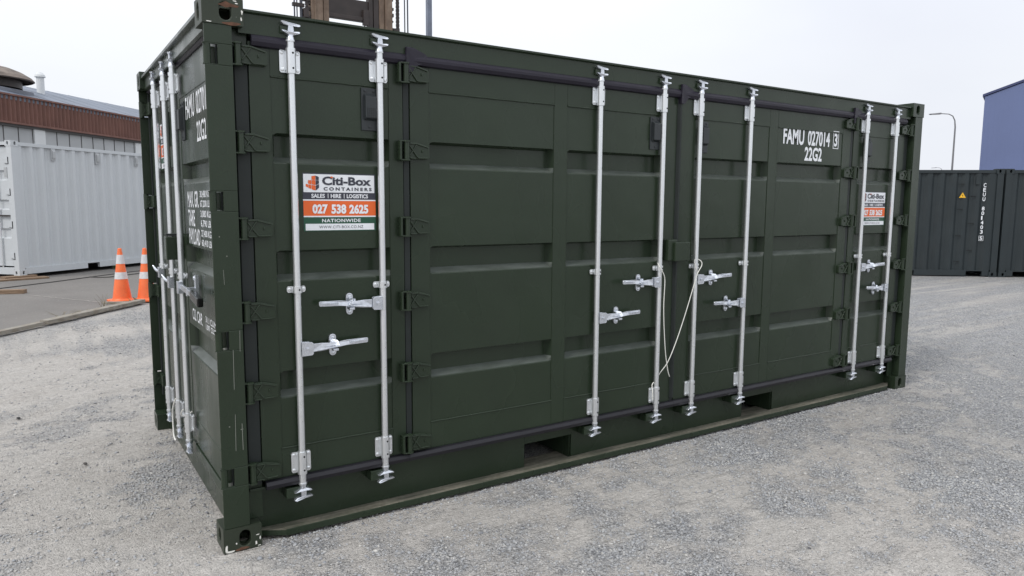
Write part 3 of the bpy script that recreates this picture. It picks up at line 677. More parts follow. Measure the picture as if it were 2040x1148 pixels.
# louvred vents ------------------------------------------------------------
def vent(parent, mp, u, z, w=.086, h=.212):
    mb = MB(); d = DF if mp is MPS else .068
    mpbox(mb, mp, u, u + w, d - .006, d + .003, z, z + h)
    a, b = u + .014, u + w - .012
    prof = [(z + .050, d - .006), (z + .062, d - .030), (z + h - .045, d - .030), (z + h - .028, d - .006)]
    vs = [mp(q, dd, zz) for q in (a, b) for zz, dd in prof]
    mb.add(vs, [(0, 1, 5, 4), (1, 2, 6, 5), (2, 3, 7, 6), (0, 3, 2, 1), (4, 5, 6, 7)])
    for uu, zz in ((u + .02, z + h - .014), (u + w - .02, z + h - .014), (u + w / 2, z + .018)):
        n_ = (0, -1, 0) if mp is MPS else (-1, 0, 0); mb.lathe(mp(uu, d - .006, zz), n_, [(0, .007), (.003, .007), (.005, 0)], 8)
    v = mb.build('vent', M['vent'], parent, bevel=.002)
    mb = MB()
    for i in range(5):
        for k in range(6):
            uu = a + .010 + i * (b - a - .02) / 4; zz = z + .066 + k * .0085; mpbox(mb, mp, uu - .0022, uu + .0022, d - .0306, d - .0298, zz - .0022, zz + .0022)
    if mp is MPS and u < 1: mb.build('vent_grille', M['hole'], parent)['kind'] = 'stuff'
vent(D1, MPS, .752, 2.050); vent(D2, MPS, 2.758, 2.046); vent(D3, MPS, 3.222, 2.046); vent(D4, MPS, 5.235, 2.046)
# central lock box
mb = MB(); mb.box(2.905, 2.985, -.008, .05, 1.304, 1.448); mb.build('lock_box', M['green'], box, bevel=.006)
mb = MB(); mb.box(2.950, 3.092, -.028, .048, 1.300, 1.430); mb.build('lock_box', M['green'], box, bevel=.006)
mb = MB(); mb.box(3.098, 3.104, .02, .05, 1.33, 1.36); mb.box(3.098, 3.104, .02, .026, 1.35, 1.385); mb.build('lock_box_hook', M['green'], box)

# end doors (face -x) --------------------------------------------------------
DE = .068
GE = [(.795, .968), (1.300, 1.434), (1.783, 1.900)]
def end_door(y0, y1, pa, pb):
    mb = MB()
    for a, b in ((y0, pa), (pb, y1)): mpbox(mb, MPE, a, b, DE, DE + .05, .24, 2.45)
    mpbox(mb, MPE, pa, pb, DE, DE + .05, .24, .40); mpbox(mb, MPE, pa, pb, DE, DE + .05, 2.27, 2.45)
    d = mb.build('end_door', M['green'], box, bevel=.003)
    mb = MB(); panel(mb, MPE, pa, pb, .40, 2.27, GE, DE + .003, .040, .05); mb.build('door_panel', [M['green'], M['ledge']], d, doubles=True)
    return d
E1 = end_door(.075, 1.212, .14, 1.118); E2 = end_door(1.228, 2.363, 1.322, 2.30)
mb = MB(); mb.prism([(.072, 1.205, .235), (.058, 1.214, .235), (.058, 1.226, .235), (.072, 1.235, .235)], (0, 0, 2.22)); mb.build('door_gasket', M['rubber'], E1)
mb = MB(); mb.prism([(.06, .1, 2.448), (.045, .1, 2.458), (.06, .1, 2.472), (.08, .1, 2.472), (.08, .1, 2.448)], (0, 2.24, 0)); mb.build('door_gasket', M['rubber'], E1)
mb = MB(); mb.box(.058, .075, .03, .078, .24, 2.45); mb.build('door_gasket', M['rubber2'], E1); mb = MB(); mb.box(.058, .075, 2.36, 2.408, .24, 2.45); mb.build('door_gasket', M['rubber2'], E2)
EY = (1.057, 1.397, 1.812); EXX = .030
lock_rod((EXX, EY[0], 0), -pi / 2, None, 1); lock_rod((EXX, EY[1], 0), -pi / 2, None, 1); lock_rod((EXX, EY[2], 0), -pi / 2, None, 1)
for y in EY: put('cam_keeper', kpm, box, (EXX + .03, y, .226), (.7, .3, .8), rz=-pi / 2); put('cam_keeper', kpm, box, (EXX + .002, y, 2.49), (.7, .2, .8), rz=-pi / 2)
# near rod: lever swung outwards with a black grip
mb = MB(); yb, zb = EY[0], 1.185
mb.box(-.004, .030, yb - .055, yb - .012, zb - .03, zb + .040); mb.obox((.010, yb - .26, zb + .012), (-.03, -1, -.0), (1, 0, 0), (0, 0, 1), .23, .008, .015)
mb.build('handle', M['zinc'], box, bevel=.003)
mb = MB(); a = Vector((.004, yb - .49, zb + .012)); b = Vector((-.012, yb - .79, zb + .004)); mb.obox((a + b) / 2, b - a, (1, 0, 0), (0, 0, 1), .15, .015, .023); mb.build('handle_grip', M['grip'], box, bevel=.006)
mb = MB(); mb.box(.040, .062, yb - .36, yb - .325, zb - .05, zb + .10); mb.lathe((.040, yb - .342, zb + .085), (-1, 0, 0), [(0, .011), (.006, .009), (.008, 0)], 10); mb.box(-.004, .05, yb - .355, yb - .325, zb - .012, zb + .035); mb.build('handle_catch', M['zinc'], box, bevel=.003)
for y, z in ((EY[1], 1.185), (EY[2], 1.215)):
    mb = MB(); mb.tube([(.03, y, z), (.015, y + .05, z), (.005, y + .10, z + .004), (.0, y + .13, z + .012), (-.012, y + .15, z + .035)], [.013, .012, .010, .010, .006], 8)
    mb.box(.0, .035, y - .02, y + .03, z - .035, z + .035); mb.build('handle', M['zinc'], box, bevel=.002)
# end lock box, vents
mb = MB(); mb.box(-.030, .060, 1.175, 1.265, 1.34, 1.478); mb.build('lock_box', M['green'], box, bevel=.006); mb = MB(); mb.box(-.025, .055, 1.18, 1.26, 1.482, 1.494); mb.build('lock_box_lid', M['rubber2'], box)
vent(E1, MPE, .955, 2.03, .10); vent(E2, MPE, 1.53, 2.03, .10)
# end hinges: on the near post notches and on the inside of the far post
for z in HZE:
    mb = MB(); mb.tube([(.019, .020, z - .043), (.019, .020, z + .043)], .0165, 12); mb.box(.010, .070, .050, .062, z - .040, z + .040); mb.box(-.002, .064, .004, .014, z - .0475, z - .043); mb.box(-.002, .064, .004, .014, z + .043, z + .0475)
    mb.build('hinge', M['green'], E1, bevel=.001)
for z in HZE:
    mb = MB(); mb.tube([(.018, WY - .03, z - .055), (.018, WY - .03, z + .055)], .017, 12)
    mb.box(.018, .068, 2.385, 2.40, z - .045, z + .045); mb.box(.046, .066, 2.24, 2.39, z - .042, z + .042)
    for zz in (-.035, .035): mb.box(.022, .064, 2.381, 2.387, z + zz - .004, z + zz + .004)
    mb.obox((.045, 2.384, z), (.035, 0, .045), (0, 1, 0), (-.045, 0, .035), .028, .003, .004); mb.obox((.045, 2.384, z), (.035, 0, -.045), (0, 1, 0), (.045, 0, .035), .028, .003, .004)
    mb.build('hinge', M['green'], E2, bevel=.002)

# lettering and stickers -----------------------------------------------------
NS, US = (0, -1, 0), (1, 0, 0)
def lt(name, s, mat, parent, x, z, w, h, d, bold=.012, space=1.0): return text(name, s, mat, parent, (x, d, z), US, NS, w, h, bold, (0, 0, 1), space)
lt('lettering', 'FAMU', M['print_white'], D3, 4.150, 2.153, .258, .125, DF + .0005, .03)
lt('lettering', '027014', M['print_white'], D3, 4.455, 2.153, .290, .125, DF + .0005, .03)
lt('lettering', '3', M['print_white'], D3, 4.805, 2.163, .044, .105, DF + .0005, .03)
mb = MB()
for a, b, c, d in ((4.790, 4.864, 2.145, 2.150), (4.790, 4.864, 2.281, 2.286), (4.790, 4.795, 2.150, 2.281), (4.859, 4.864, 2.150, 2.281)): mb.box(a, b, DF - .0006, DF + .001, c, d)
mb.build('check_digit_box', M['print_white'], D3)
lt('lettering', '22G2', M['print_white'], D3, 4.425, 2.035, .225, .108, DF + .0020, .03)
def lte(s, y, z, w, h, d=DE + .001, bold=.015): return text('lettering', s, M['print_white'], E1, (d, y, z), (0, -1, 0), (-1, 0, 0), w, h, bold)
lte('FAMU', .930, 2.135, .262, .120, DE + .0015); lte('027014 3', .615, 2.135, .42, .120, DE + .0015); lte('22G2', .625, 1.995, .25, .105, DE + .0015)
for i, (a, b) in enumerate((('MAX. GR.', ('30,480 KG', '67,200 LB')), ('TARE', ('3,080 KG', '6,790 LB')), ('PAYLOAD', ('27,400 KG', '60,410 LB')))):
    z = 1.652 - i * .103
    lte(a, .985, z, {0: .33, 1: .20, 2: .33}[i], .090, DE + .001)
    for k in range(2): lte(b[k], .615, z + .048 - k * .050, .26, .041, DE + .001)
lte('CU. CAP.', .99, 1.005, .30, .068, DE + .001); lte('31.1 CU.M', .60, 1.040, .27, .034, DE + .001); lte('1,097 CU.FT', .60, .998, .28, .034, DE + .001)

def sticker(mp, ux, nrm, u0, z1, w, h, label):
    """company sticker; u runs along the writing direction"""
    o0 = Vector(mp)  # origin: top-left corner on the door face
    ux, nrm = Vector(ux), Vector(nrm)
    P = lambda u, v, k: o0 + ux * (u * w) + nrm * (.0012 + .0008 * k) + Vector((0, 0, -v * h))
    st = None
    def rect(name, mat, u0_, v0, u1_, v1, k, parent):
        mb = MB(); mb.add([P(u0_, v1, k), P(u1_, v1, k), P(u1_, v0, k), P(u0_, v0, k)], [(0, 1, 2, 3)]); return mb.build(name, mat, parent)
    st = rect('sticker', M['print_dark'], 0, 0, 1, .97, 0, box); st['label'] = label
    rect('sticker_band', M['print_white'], .010, .020, .985, .330, 1, st)
    rect('sticker_band', M['print_white'], 0, .452, 1, .475, 1, st); rect('sticker_band', M['print_orange'], .004, .474, 1, .735, 1, st); rect('sticker_band', M['print_white'], .004, .735, 1, .757, 1, st)
    rect('sticker_band', M['print_green'], .004, .757, 1, 1.0, 1, st); rect('sticker_band', M['print_white'], .025, .872, .975, .985, 2, st)
    def tx(s, mat, u, v, ww, hh, k=3, bold=.02, space=1): return text('lettering', s, mat, st, P(u, v, k), ux, nrm, ww * w, hh * h, bold, (0, 0, 1), space)
    tx('Citi-Box', M['print_dark'], .258, .205, .680, .150, bold=.035); rect('sticker_band', M['print_orange'], .372, .054, .402, .080, 4, st)
    tx('CONTAINERS', M['print_dark'], .275, .298, .670, .060, bold=.04, space=1.5)
    tx('SALES', M['print_white'], .110, .427, .180, .072, bold=.03); tx('HIRE', M['print_white'], .370, .427, .142, .072, bold=.03); tx('LOGISTICS', M['print_white'], .590, .427, .300, .072, bold=.03)
    for uu in (.330, .550): rect('sticker_band', M['print_white'], uu, .350, uu + .008, .430, 3, st)
    tx('027', M['print_white'], .120, .700, .205, .165, bold=.045); tx('538', M['print_white'], .375, .700, .205, .165, bold=.045); tx('2625', M['print_white'], .622, .700, .270, .165, bold=.045)
    tx('NATIONWIDE', M['print_white'], .245, .848, .535, .060, bold=.02, space=1.1)
    tx('WWW.CITI-BOX.CO.NZ', M['print_dark'], .205, .955, .61, .050, bold=0, space=1.1)
    def poly(pts, mat): mb = MB(); mb.add([P(a, b, 3) for a, b in pts], [tuple(range(len(pts)))]); mb.build('logo', mat, st)
    O, Dk = M['print_orange'], M['print_dark']
    poly([(.118, .058), (.168, .045), (.168, .118), (.118, .118)], O); poly([(.172, .045), (.215, .068), (.215, .118), (.172, .118)], Dk)
    poly([(.072, .128), (.112, .124), (.112, .195), (.072, .185)], O); poly([(.117, .124), (.168, .124), (.168, .208), (.117, .196)], O); poly([(.172, .124), (.215, .124), (.215, .180), (.172, .208)], Dk)
    poly([(.040, .192), (.070, .196), (.070, .252), (.040, .232)], O); poly([(.075, .197), (.112, .205), (.112, .275), (.075, .256)], O); poly([(.117, .207), (.168, .216), (.168, .300), (.117, .280)], O); poly([(.172, .216), (.215, .190), (.215, .250), (.172, .300)], Dk)
sticker((.443, DF + .0035, 1.828), US, NS, 0, 0, .380, .288, 'company sticker between the two rods of the nearest side leaf')
sticker((5.232, DF + .0035, 1.806), US, NS, 0, 0, .380, .290, 'company sticker between the two rods of the farthest side leaf')
sticker((DE + .003, 1.93, 2.20), (0, -1, 0), (-1, 0, 0), 0, 0, .38, .30, 'company sticker on the end doors, mostly hidden by rods')

# cords ------------------------------------------------------------------------
def cord(pts, r, label, group=None):
    # smooth
    P = [Vector(p) for p in pts]; Q = []
    for i in range(len(P) - 1):
        p0, p1, p2, p3 = P[max(i - 1, 0)], P[i], P[i + 1], P[min(i + 2, len(P) - 1)]
        for k in range(6):
            t_ = k / 6; Q.append(.5 * ((2 * p1) + (p2 - p0) * t_ + (2 * p0 - 5 * p1 + 4 * p2 - p3) * t_ * t_ + (3 * p1 - p0 - 3 * p2 + p3) * t_ ** 3))
    Q.append(P[-1]); mb = MB(); mb.tube(Q, r, 7); return tag(mb.build('plastic_cord', M['cord']), label, 'cord', group)
xr = 2.854
cord([(xr - .02, .02, 1.285), (xr - .028, -.006, 1.262), (xr + .005, -.012, 1.215), (xr + .024, -.008, 1.16), (xr + .018, -.010, 1.00), (xr + .030, -.008, .84), (xr + .055, -.004, .66), (xr + .085, .000, .54), (xr + .108, .004, .490)], .0029, 'white cord hanging nearly straight down from the rod just left of the lock box')
xr = m_(2.854)
cord([(xr - .010, -.008, 1.20), (xr - .03, -.006, 1.25), (xr - .026, .01, 1.29), (xr + .0, .01, 1.30), (xr + .026, -.004, 1.285), (xr + .022, -.014, 1.255), (xr - .02, -.016, 1.20), (xr - .055, -.012, 1.10), (xr - .12, -.012, .93), (xr - .20, -.010, .74), (xr - .27, -.004, .60), (xr - .315, .02, .525), (xr - .345, .035, .47), (xr - .38, .03, .445), (xr - .392, .012, .40), (xr - .389, .012, .34)], .0031, 'white cord running diagonally from the rod right of the lock box down across its neighbour')
cord([(.0, EY[0] - .03, .46), (-.004, EY[0] + .02, .432), (.0, EY[0] + .045, .405), (.03, EY[0] + .03, .40), (.045, EY[0] - .03, .44)], .0035, 'white cord looped round the foot of the nearest end-door rod')
cord([(.0, EY[1] - .09, .46), (-.005, EY[1] - .03, .41), (-.006, EY[1] + .03, .345), (-.004, EY[1] + .045, .25), (-.005, EY[1] + .03, .19), (.0, EY[1] + .00, .165)], .005, 'white cord hanging at the foot of the middle end-door rod')

# ------------------------------------------------------------------ other containers
def plain_container(loc, rz, H, mat, label, group, gr_end=False, castm=None, grooves=True):
    root = thing('shipping_container', label, 'shipping container', loc, rz, group); Lc, W = 6.058, 2.438
    for x0, s1 in ((0, 1), (Lc, -1)):
        for y0, s2 in ((0, 1), (W, -1)):
            for top in (0, 1):
                mb = MB(); casting(mb, x0, s1, y0, s2, H - .118 if top else 0, bool(top)); mb.build('corner_casting', mat, root, doubles=True)
            mb = MB(); mb.box(*sorted((x0 + s1 * .006, x0 + s1 * .15)), *sorted((y0 + s2 * .006, y0 + s2 * .14)), .118, H - .118); mb.build('corner_post', mat, root)
    for y0, n in ((.02, -1), (W - .02, 1)):
        mb = MB(); corrugated(mb, (.15, y0 + (.012 if n < 0 else -.012), 0), (1, 0, 0), (0, n, 0), Lc - .3, .16, H - .09, .048, .278, lead=.12); mb.build('side_wall', mat, root)
        mb = MB(); mb.box(.16, Lc - .16, min(y0, y0 - n * .06), max(y0, y0 - n * .06), H - .10, H - .03); mb.build('top_side_rail', mat, root)
        mb = MB()
        if n < 0:
            sg = [.178, .33, .70, 1.90, 2.27, Lc - 2.27, Lc - 1.90, Lc - .70, Lc - .33, Lc - .178] if not gr_end else [.178, 1.83, 2.19, Lc - 2.19, Lc - 1.83, Lc - .178]
            for i in range(len(sg) - 1):
                if i % 2 == 0: mb.box(sg[i], sg[i + 1], y0 - .004, y0 + .06, .02, .16)
                else: mb.box(sg[i], sg[i + 1], y0 - .004, y0 + .06, .135, .16)
        else: mb.box(.178, Lc - .178, y0 - .06, y0, .02, .16)
        mb.build('bottom_side_rail', mat, root)
    mb = MB(); mb.box(.1, Lc - .1, .05, W - .05, H - .06, H - .025); mb.build('roof_panel', mat, root)
    mb = MB(); mb.box(Lc - .08, Lc - .03, .14, W - .14, .1, H - .1); mb.box(Lc - .09, Lc - .02, .162, W - .162, .02, .1); mb.build('end_wall', mat, root)
    mb = MB(); mb.box(.2, Lc - .2, .1, W - .1, .14, .16); mb.build('floor', M['hole'], root)
    return root
wc = plain_container((-1.04, 15.36, .082), math.atan2(.671, .741), 2.896, M['white'], 'white high-cube shipping container at left, raised on short timber blocks', None, True)
# door end of the white container
mb = MB(); mb.box(.02, .10, .162, 2.276, .02, .17); mb.build('door_sill', M['white'], wc); mb = MB(); mb.box(.02, .10, .162, 2.276, 2.80, 2.87); mb.build('door_header', M['white'], wc)
for y0, y1 in ((.15, 1.212), (1.226, 2.29)):
    mb = MB(); mpbox(mb, MPE, y0, y0 + .08, .07, .12, .20, 2.77); mpbox(mb, MPE, y1 - .08, y1, .07, .12, .20, 2.77)
    mpbox(mb, MPE, y0 + .08, y1 - .08, .07, .12, .20, .30); mpbox(mb, MPE, y0 + .08, y1 - .08, .07, .12, 2.65, 2.77); d = mb.build('end_door', M['white'], wc, bevel=.003)
    mb = MB(); panel(mb, MPE, y0 + .08, y1 - .08, .30, 2.65, [(.80, 1.02), (1.42, 1.64), (2.05, 2.27)], .072, .04, .05); mb.build('door_panel', [M['white'], M['white']], d, doubles=True)
    hy = y0 if y0 < 1 else y1
    for z in (.42, 1.10, 1.80, 2.47):
        mb = MB(); s = -1 if y0 < 1 else 1; mb.tube([(.03, hy + s * .02, z - .07), (.03, hy + s * .02, z + .07)], .018, 8); mpbox(mb, MPE, *sorted((hy + s * .01, hy - s * .13)), .045, .068, z - .05, z + .05); mb.build('hinge', M['white'], d)
        mb = MB(); mb.box(.001, .0055, *sorted((hy + s * .035, hy + s * .055)), z - .075, z + .075); mb.box(.001, .0055, *sorted((hy + s * .0, hy + s * .035)), z - .078, z - .066); mb.build('hinge_slot', M['hole'], d)
    for ry in (y0 + .33, y0 + .80):
        mb = MB(); mb.tube([(.04, ry, .14), (.04, ry, 2.83)], .017, 8); lr = mb.build('lock_rod', M['galv'], wc)
        mb = MB(); mb.box(.015, .05, *sorted((ry, ry - .33)), 1.28, 1.31); mb.build('handle', M['mastdark'], lr)
for i, x in enumerate((1.0, 2.24, 3.5)):
    mb = MB(); mb.box(x, x + .10, .002, .040, 2.52, 2.79); mb.prism([(x + .02, .002, 2.55), (x + .02, -.018, 2.58), (x + .02, -.018, 2.73), (x + .02, .002, 2.76)], (.07, 0, 0)); mb.build('vent', M['fibre'], wc, bevel=.004)
o = MB(); o.box(.068, .069, .42, .50, 2.36, 2.46); text('lettering', '0', M['hole'], wc, (.067, .50, 2.34), (0, -1, 0), (-1, 0, 0), .05, .14, .02)
mb = MB(); mb.box(.045, .068, .20, .28, 2.12, 2.33); mb.build('vent', M['fibre'], wc, bevel=.004)

DD = Vector((.775, -.632)).normalized(); DZ = math.atan2(DD.y, DD.x)
J = Vector((18.72, 4.60))
p1 = J - DD * (6.058 + .02); p2 = J + DD * .02
dc = plain_container((p1.x, p1.y, 0), DZ, 2.591, M['charcoal'], 'charcoal shipping container showing a yellow warning triangle and vertical white code', 'charcoal containers parked end to end at right')
dc2 = plain_container((p2.x, p2.y, 0), DZ, 2.591, M['charcoal'], 'charcoal shipping container cut off by the right edge of the photo', 'charcoal containers parked end to end at right')
code = 'CEUU 801403'
for i, ch in enumerate(code):
    if ch != ' ': text('lettering', ch, M['print_white'], dc, (5.62, .0296, 2.16 - i * .112), (1, 0, 0), (0, -1, 0), .062 if ch not in '1' else .03, .092, .02)
text('lettering', '5', M['print_white'], dc, (5.622, .0296, .885), (1, 0, 0), (0, -1, 0), .06, .090, .02)
mb = MB()
for a, b, c, d in ((5.60, 5.705, .870, .876), (5.60, 5.705, .985, .991), (5.60, 5.606, .87, .99), (5.699, 5.705, .87, .99)): mb.box(a, b, .028, .0312, c, d)
mb.build('check_digit_box', M['print_white'], dc)
mb = MB(); mb.add([(5.08, .0296, 1.90), (5.24, .0296, 1.90), (5.16, .0296, 2.03)], [(0, 1, 2)]); wtri = mb.build('warning_sign', M['yellow'], dc)
mb = MB(); mb.prism([(5.166, .0290, 1.992), (5.146, .0290, 1.950), (5.160, .0290, 1.953), (5.152, .0290, 1.915), (5.174, .0290, 1.962), (5.160, .0290, 1.960)], (0, .0003, 0)); mb.build('warning_symbol', M['hole'], wtri)
mb = MB()   # faint ladder of weld marks and small vent
for x, z in ((5.05, 2.22), (5.05, 1.62), (5.05, .98), (5.05, .36), (5.33, 1.93), (5.33, 1.28), (5.33, .63)): mb.box(x, x + .13, .018, .030, z, z + .012)
mb.build('lashing_bar', M['hole'], dc)
mb = MB(); mb.box(5.43, 5.51, .005, .030, 2.22, 2.40); mb.build('vent', M['charcoal'], dc)

# ------------------------------------------------------------------ warehouse behind left
wd = Vector((.652, .758)).normalized(); wz = math.atan2(wd.y, wd.x)
wh = thing('warehouse', 'long low warehouse with brown ribbed fascia and blue grey roof', 'building', (-1.62 - wd.x * 12, 33 - wd.y * 12, 0), wz)
LW = 44
mb = MB(); corrugated(mb, (0, 0, 0), (1, 0, 0), (0, -1, 0), LW, 4.98, 6.05, .085, .235, .05); mb.build('fascia', M['brown'], wh)
mb = MB(); mb.box(-.05, LW, -.06, .04, 6.05, 6.12); mb.box(-.05, LW, -.07, .05, 4.90, 4.98); mb.build('fascia_trim', M['brown'], wh)
mb = MB(); mb.box(0, LW, .04, .3, 4.80, 4.90); mb.build('soffit', M['seam'], wh)
mb = MB(); mb.prism([(0, .05, 6.06), (0, 4.55, 7.44), (0, 9.0, 6.06), (0, 9.0, 5.9), (0, .05, 5.9)], (LW, 0, 0)); mb.build('roof', M['roof'], wh)
mb = MB()
for i in range(30):
    x = .5 + i * 1.5; mb.prism([(x, .05, 6.07), (x, 4.55, 7.45), (x, 4.55, 7.455), (x, .05, 6.075)], (.04, 0, 0))
mb.build('roof_rib', M['roof'], wh)
mb = MB(); mb.box(0, LW, .25, 9, 0, 4.85); mb.build('wall', M['fibre'], wh)
x = 13.78 - 6.8 * 2
for bay in range(6):
    mb = MB(); mb.box(x, x + .62, .10, .25, 0, 4.8); mb.build('column', M['fibre2'], wh)
    for k in range(8):
        xa = x + .62 + k * .7725; w = .7725
        mb = MB(); mb.box(xa + .02, xa + w - .02, .19, .25, 3.72, 4.80); mb.build('wall_panel', M['fibre'], wh, bevel=.01)
        mb = MB(); mb.box(xa + .02, xa + w - .02, .225, .25, 3.0, 3.70); mb.build('window', M['glass'], wh)
        mb = MB(); mb.box(xa + w - .014, xa + w + .014, .175, .25, 3.0, 4.8); mb.build('mullion', M['seam'], wh)
    x += 6.8
# cowl and flue
rot = Matrix.Rotation(wz, 4, 'Z'); base = Vector(wh.location)
def inv(p): return rot.inverted() @ (Vector(p) - base)
c = inv((-2.1, 36.6, 0))
mb = MB(); mb.lathe((c.x, c.y, 0), (0, 0, 1), [(7.02, 1.66), (7.06, 1.74), (7.20, 1.62), (7.40, 1.30), (7.58, .85), (7.68, .4), (7.70, 0)], 28); cw = mb.build('roof_cowl', M['rustcowl'], wh)
mb = MB(); mb.lathe((c.x, c.y, 0), (0, 0, 1), [(6.7, 1.25), (7.04, 1.25)], 24); mb.build('cowl_neck', M['mastdark'], cw)
mb = MB(); mb.box(c.x - 1.5, c.x + 1.0, c.y - 1.35, c.y + 1.2, 6.1, 6.62); mb.build('cowl_upstand', M['greycowl'], cw, bevel=.05)
c = inv((-.14, 39.2, 0))
mb = MB(); mb.lathe((c.x, c.y, 0), (0, 0, 1), [(6.6, .17), (7.72, .17)], 16); mb.build('flue', M['fibre2'], wh)
mb = MB(); mb.lathe((c.x, c.y, 0), (0, 0, 1), [(7.70, 0), (7.70, .24), (7.80, .22), (7.92, .12), (7.94, 0)], 16); mb.build('flue_cap', M['fibre2'], wh)

# blue building
bz = math.atan2(-.93, .36)
bb = thing('blue_building', 'tall plain blue clad building rising behind the charcoal containers', 'building', (64.3, 25.65, 0), bz)
mb = MB(); mb.prism([(0, 0, 0), (0, 0, 10.62), (10, 0, 14.2), (20, 0, 10.62), (20, 0, 0)], (0, 18, 0)); mb.build('wall', M['blue'], bb)
mb = MB(); mb.prism([(-.15, -.1, 10.62), (-.15, -.1, 10.80), (10, -.1, 14.42), (20.15, -.1, 10.8), (20.15, -.1, 10.62), (10, -.1, 14.24)], (0, 18.2, 0)); mb.build('roof', M['bluetrim'], bb)
mb = MB()
for i in range(66): mb.box(.3 * i + .14, .3 * i + .16, -.004, .002, 0, 10.6 + .358 * min(.3 * i, 20 - .3 * i))
mb.build('cladding_rib', M['blue'], bb)['kind'] = 'stuff'

# street lamps
def lamp(loc, h, rz, label):
    r = thing('street_lamp', label, 'street lamp', loc, rz, 'street lamps beyond the yard')
    mb = MB(); pts = [(0, 0, 0), (0, 0, h * .5), (0, 0, h - .9), (-.06, 0, h - .45), (-.22, 0, h - .16), (-.5, 0, h - .03), (-1.1, 0, h)]
    mb.tube(pts, [.085, .065, .05, .04, .035, .03, .03], 10); mb.build('pole', M['lamp'], r)
    mb = MB(); mb.prism([(-1.05, -.13, h - .05), (-1.75, -.16, h - .09), (-1.8, -.10, h - .02), (-1.1, -.12, h + .05)], (0, .28, 0)); mb.build('lamp_head', M['lamp'], r); return r
lamp((51.9, 21.8, 0), 7.98, -.55, 'tall grey street lamp standing between the green container and blue building')
lamp((124.2, 58.1, 0), 8.12, -.55, 'distant street lamp with only its arm showing above the charcoal container')
# steel pole
mb = MB(); mb.box(-.055, .055, -.055, .055, 0, 9.2); mb.box(-.12, .12, -.12, .12, 0, .02); mb.box(-.06, .06, -.06, .06, 9.2, 9.22)
tag(mb.build('steel_pole', M['post'], None, .004, loc=(7.18, 12.0, 0)), 'blue grey square steel pole rising behind the green container right of the mast', 'pole')

# forklift mast
fm = thing('forklift_mast', 'rusty brown forklift mast with chains and hoses standing behind the green container', 'forklift mast', (3.1, 8, 0))
Zt = 6.4; dx = -3.1
mb = MB()
for a, b, c, d in ((3.10, 3.285, -.05, .14), (3.290, 3.395, -.02, .12)): mb.box(a + dx, b + dx, c, d, 0, Zt)
mb.box(3.150 + dx, 3.170 + dx, -.07, -.05, 0, Zt); mb.box(3.30 + dx, 3.312 + dx, -.045, -.02, 0, Zt); mb.build('mast_upright', M['mast'], fm, bevel=.008)
mb = MB()
for a, b, c, d in ((4.245, 4.335, -.02, .12), (4.340, 4.465, -.05, .14)): mb.box(a + dx, b + dx, c, d, 0, Zt)
mb.build('mast_upright', M['mast'], fm, bevel=.008)
mb = MB(); mb.box(4.066 + dx, 4.14 + dx, .0, .12, 0, Zt); mb.box(4.15 + dx, 4.24 + dx, -.01, .10, 0, Zt); mb.build('inner_upright', M['mastdark'], fm, bevel=.006)
for z0, z1 in ((4.62, 4.95), (5.35, 5.6), (2.4, 2.6), (.5, .8)):
    mb = MB(); mb.box(3.395 + dx, 4.066 + dx, .02, .10, z0, z1); mb.box(3.395 + dx, 4.066 + dx, -.02, .02, z0, z0 + .06); mb.build('cross_beam', M['mastdark'], fm, bevel=.006)
mb = MB(); mb.box(3.96 + dx, 4.05 + dx, -.04, .02, 4.56, 4.80); mb.tube([(3.985 + dx, -.02, 0), (3.985 + dx, -.02, 4.6)], .012, 6); mb.build('carriage_stop', M['mastdark'], fm)
for xa, w in ((3.045, .05), (4.575, .05)):
    mb = MB(); z = 3.6
    while z < Zt:
        mb.box(xa + dx - w / 2, xa + dx + w / 2, -.02, .02, z, z + .042); mb.box(xa + dx - w / 3, xa + dx + w / 3, -.026, .026, z + .042, z + .06); z += .06
    mb.box(xa + dx - w / 2, xa + dx + w / 2, -.02, .02, 0, 3.6); mb.build('lift_chain', M['mastdark'], fm)
for xs_, r_ in (((2.845,), .012), ((2.885,), .010), ((2.95,), .024), ((4.70,), .011), ((4.755,), .013)):
    mb = MB(); mb.tube([(xs_[0] + dx, 0, 0), (xs_[0] + dx + .01, 0, 3), (xs_[0] + dx, 0, Zt)], r_, 8); mb.build('hydraulic_hose', M['hose'], fm)
mb = MB(); mb.box(2.82 + dx, 3.0 + dx, -.03, .03, 4.70, 4.75); mb.build('hose_clamp', M['mastdark'], fm)
for q in ((2.98, 3.06, -.05, .05, 4.55, 4.68), (4.46, 4.60, -.03, .03, 4.50, 4.58), (2.99, 3.09, -.03, .05, 4.8, 6.3)):
    mb = MB(); mb.box(q[0] + dx, q[1] + dx, *q[2:]); mb.build('chain_bracket', M['mastdark'], fm)
mb = MB(); z = 3.8; rr = random.Random(4)
while z < Zt:
    s = rr.uniform(.015, .035); mb.box(4.462 + dx, 4.462 + dx + s, -.03, .05, z, z + rr.uniform(.02, .06)); mb.box(3.10 + dx - s, 3.10 + dx, -.02, .05, z, z + rr.uniform(.02, .06)); z += rr.uniform(.08, .16)
mb.build('roller_lug', M['mastdark'], fm)['kind'] = 'stuff'

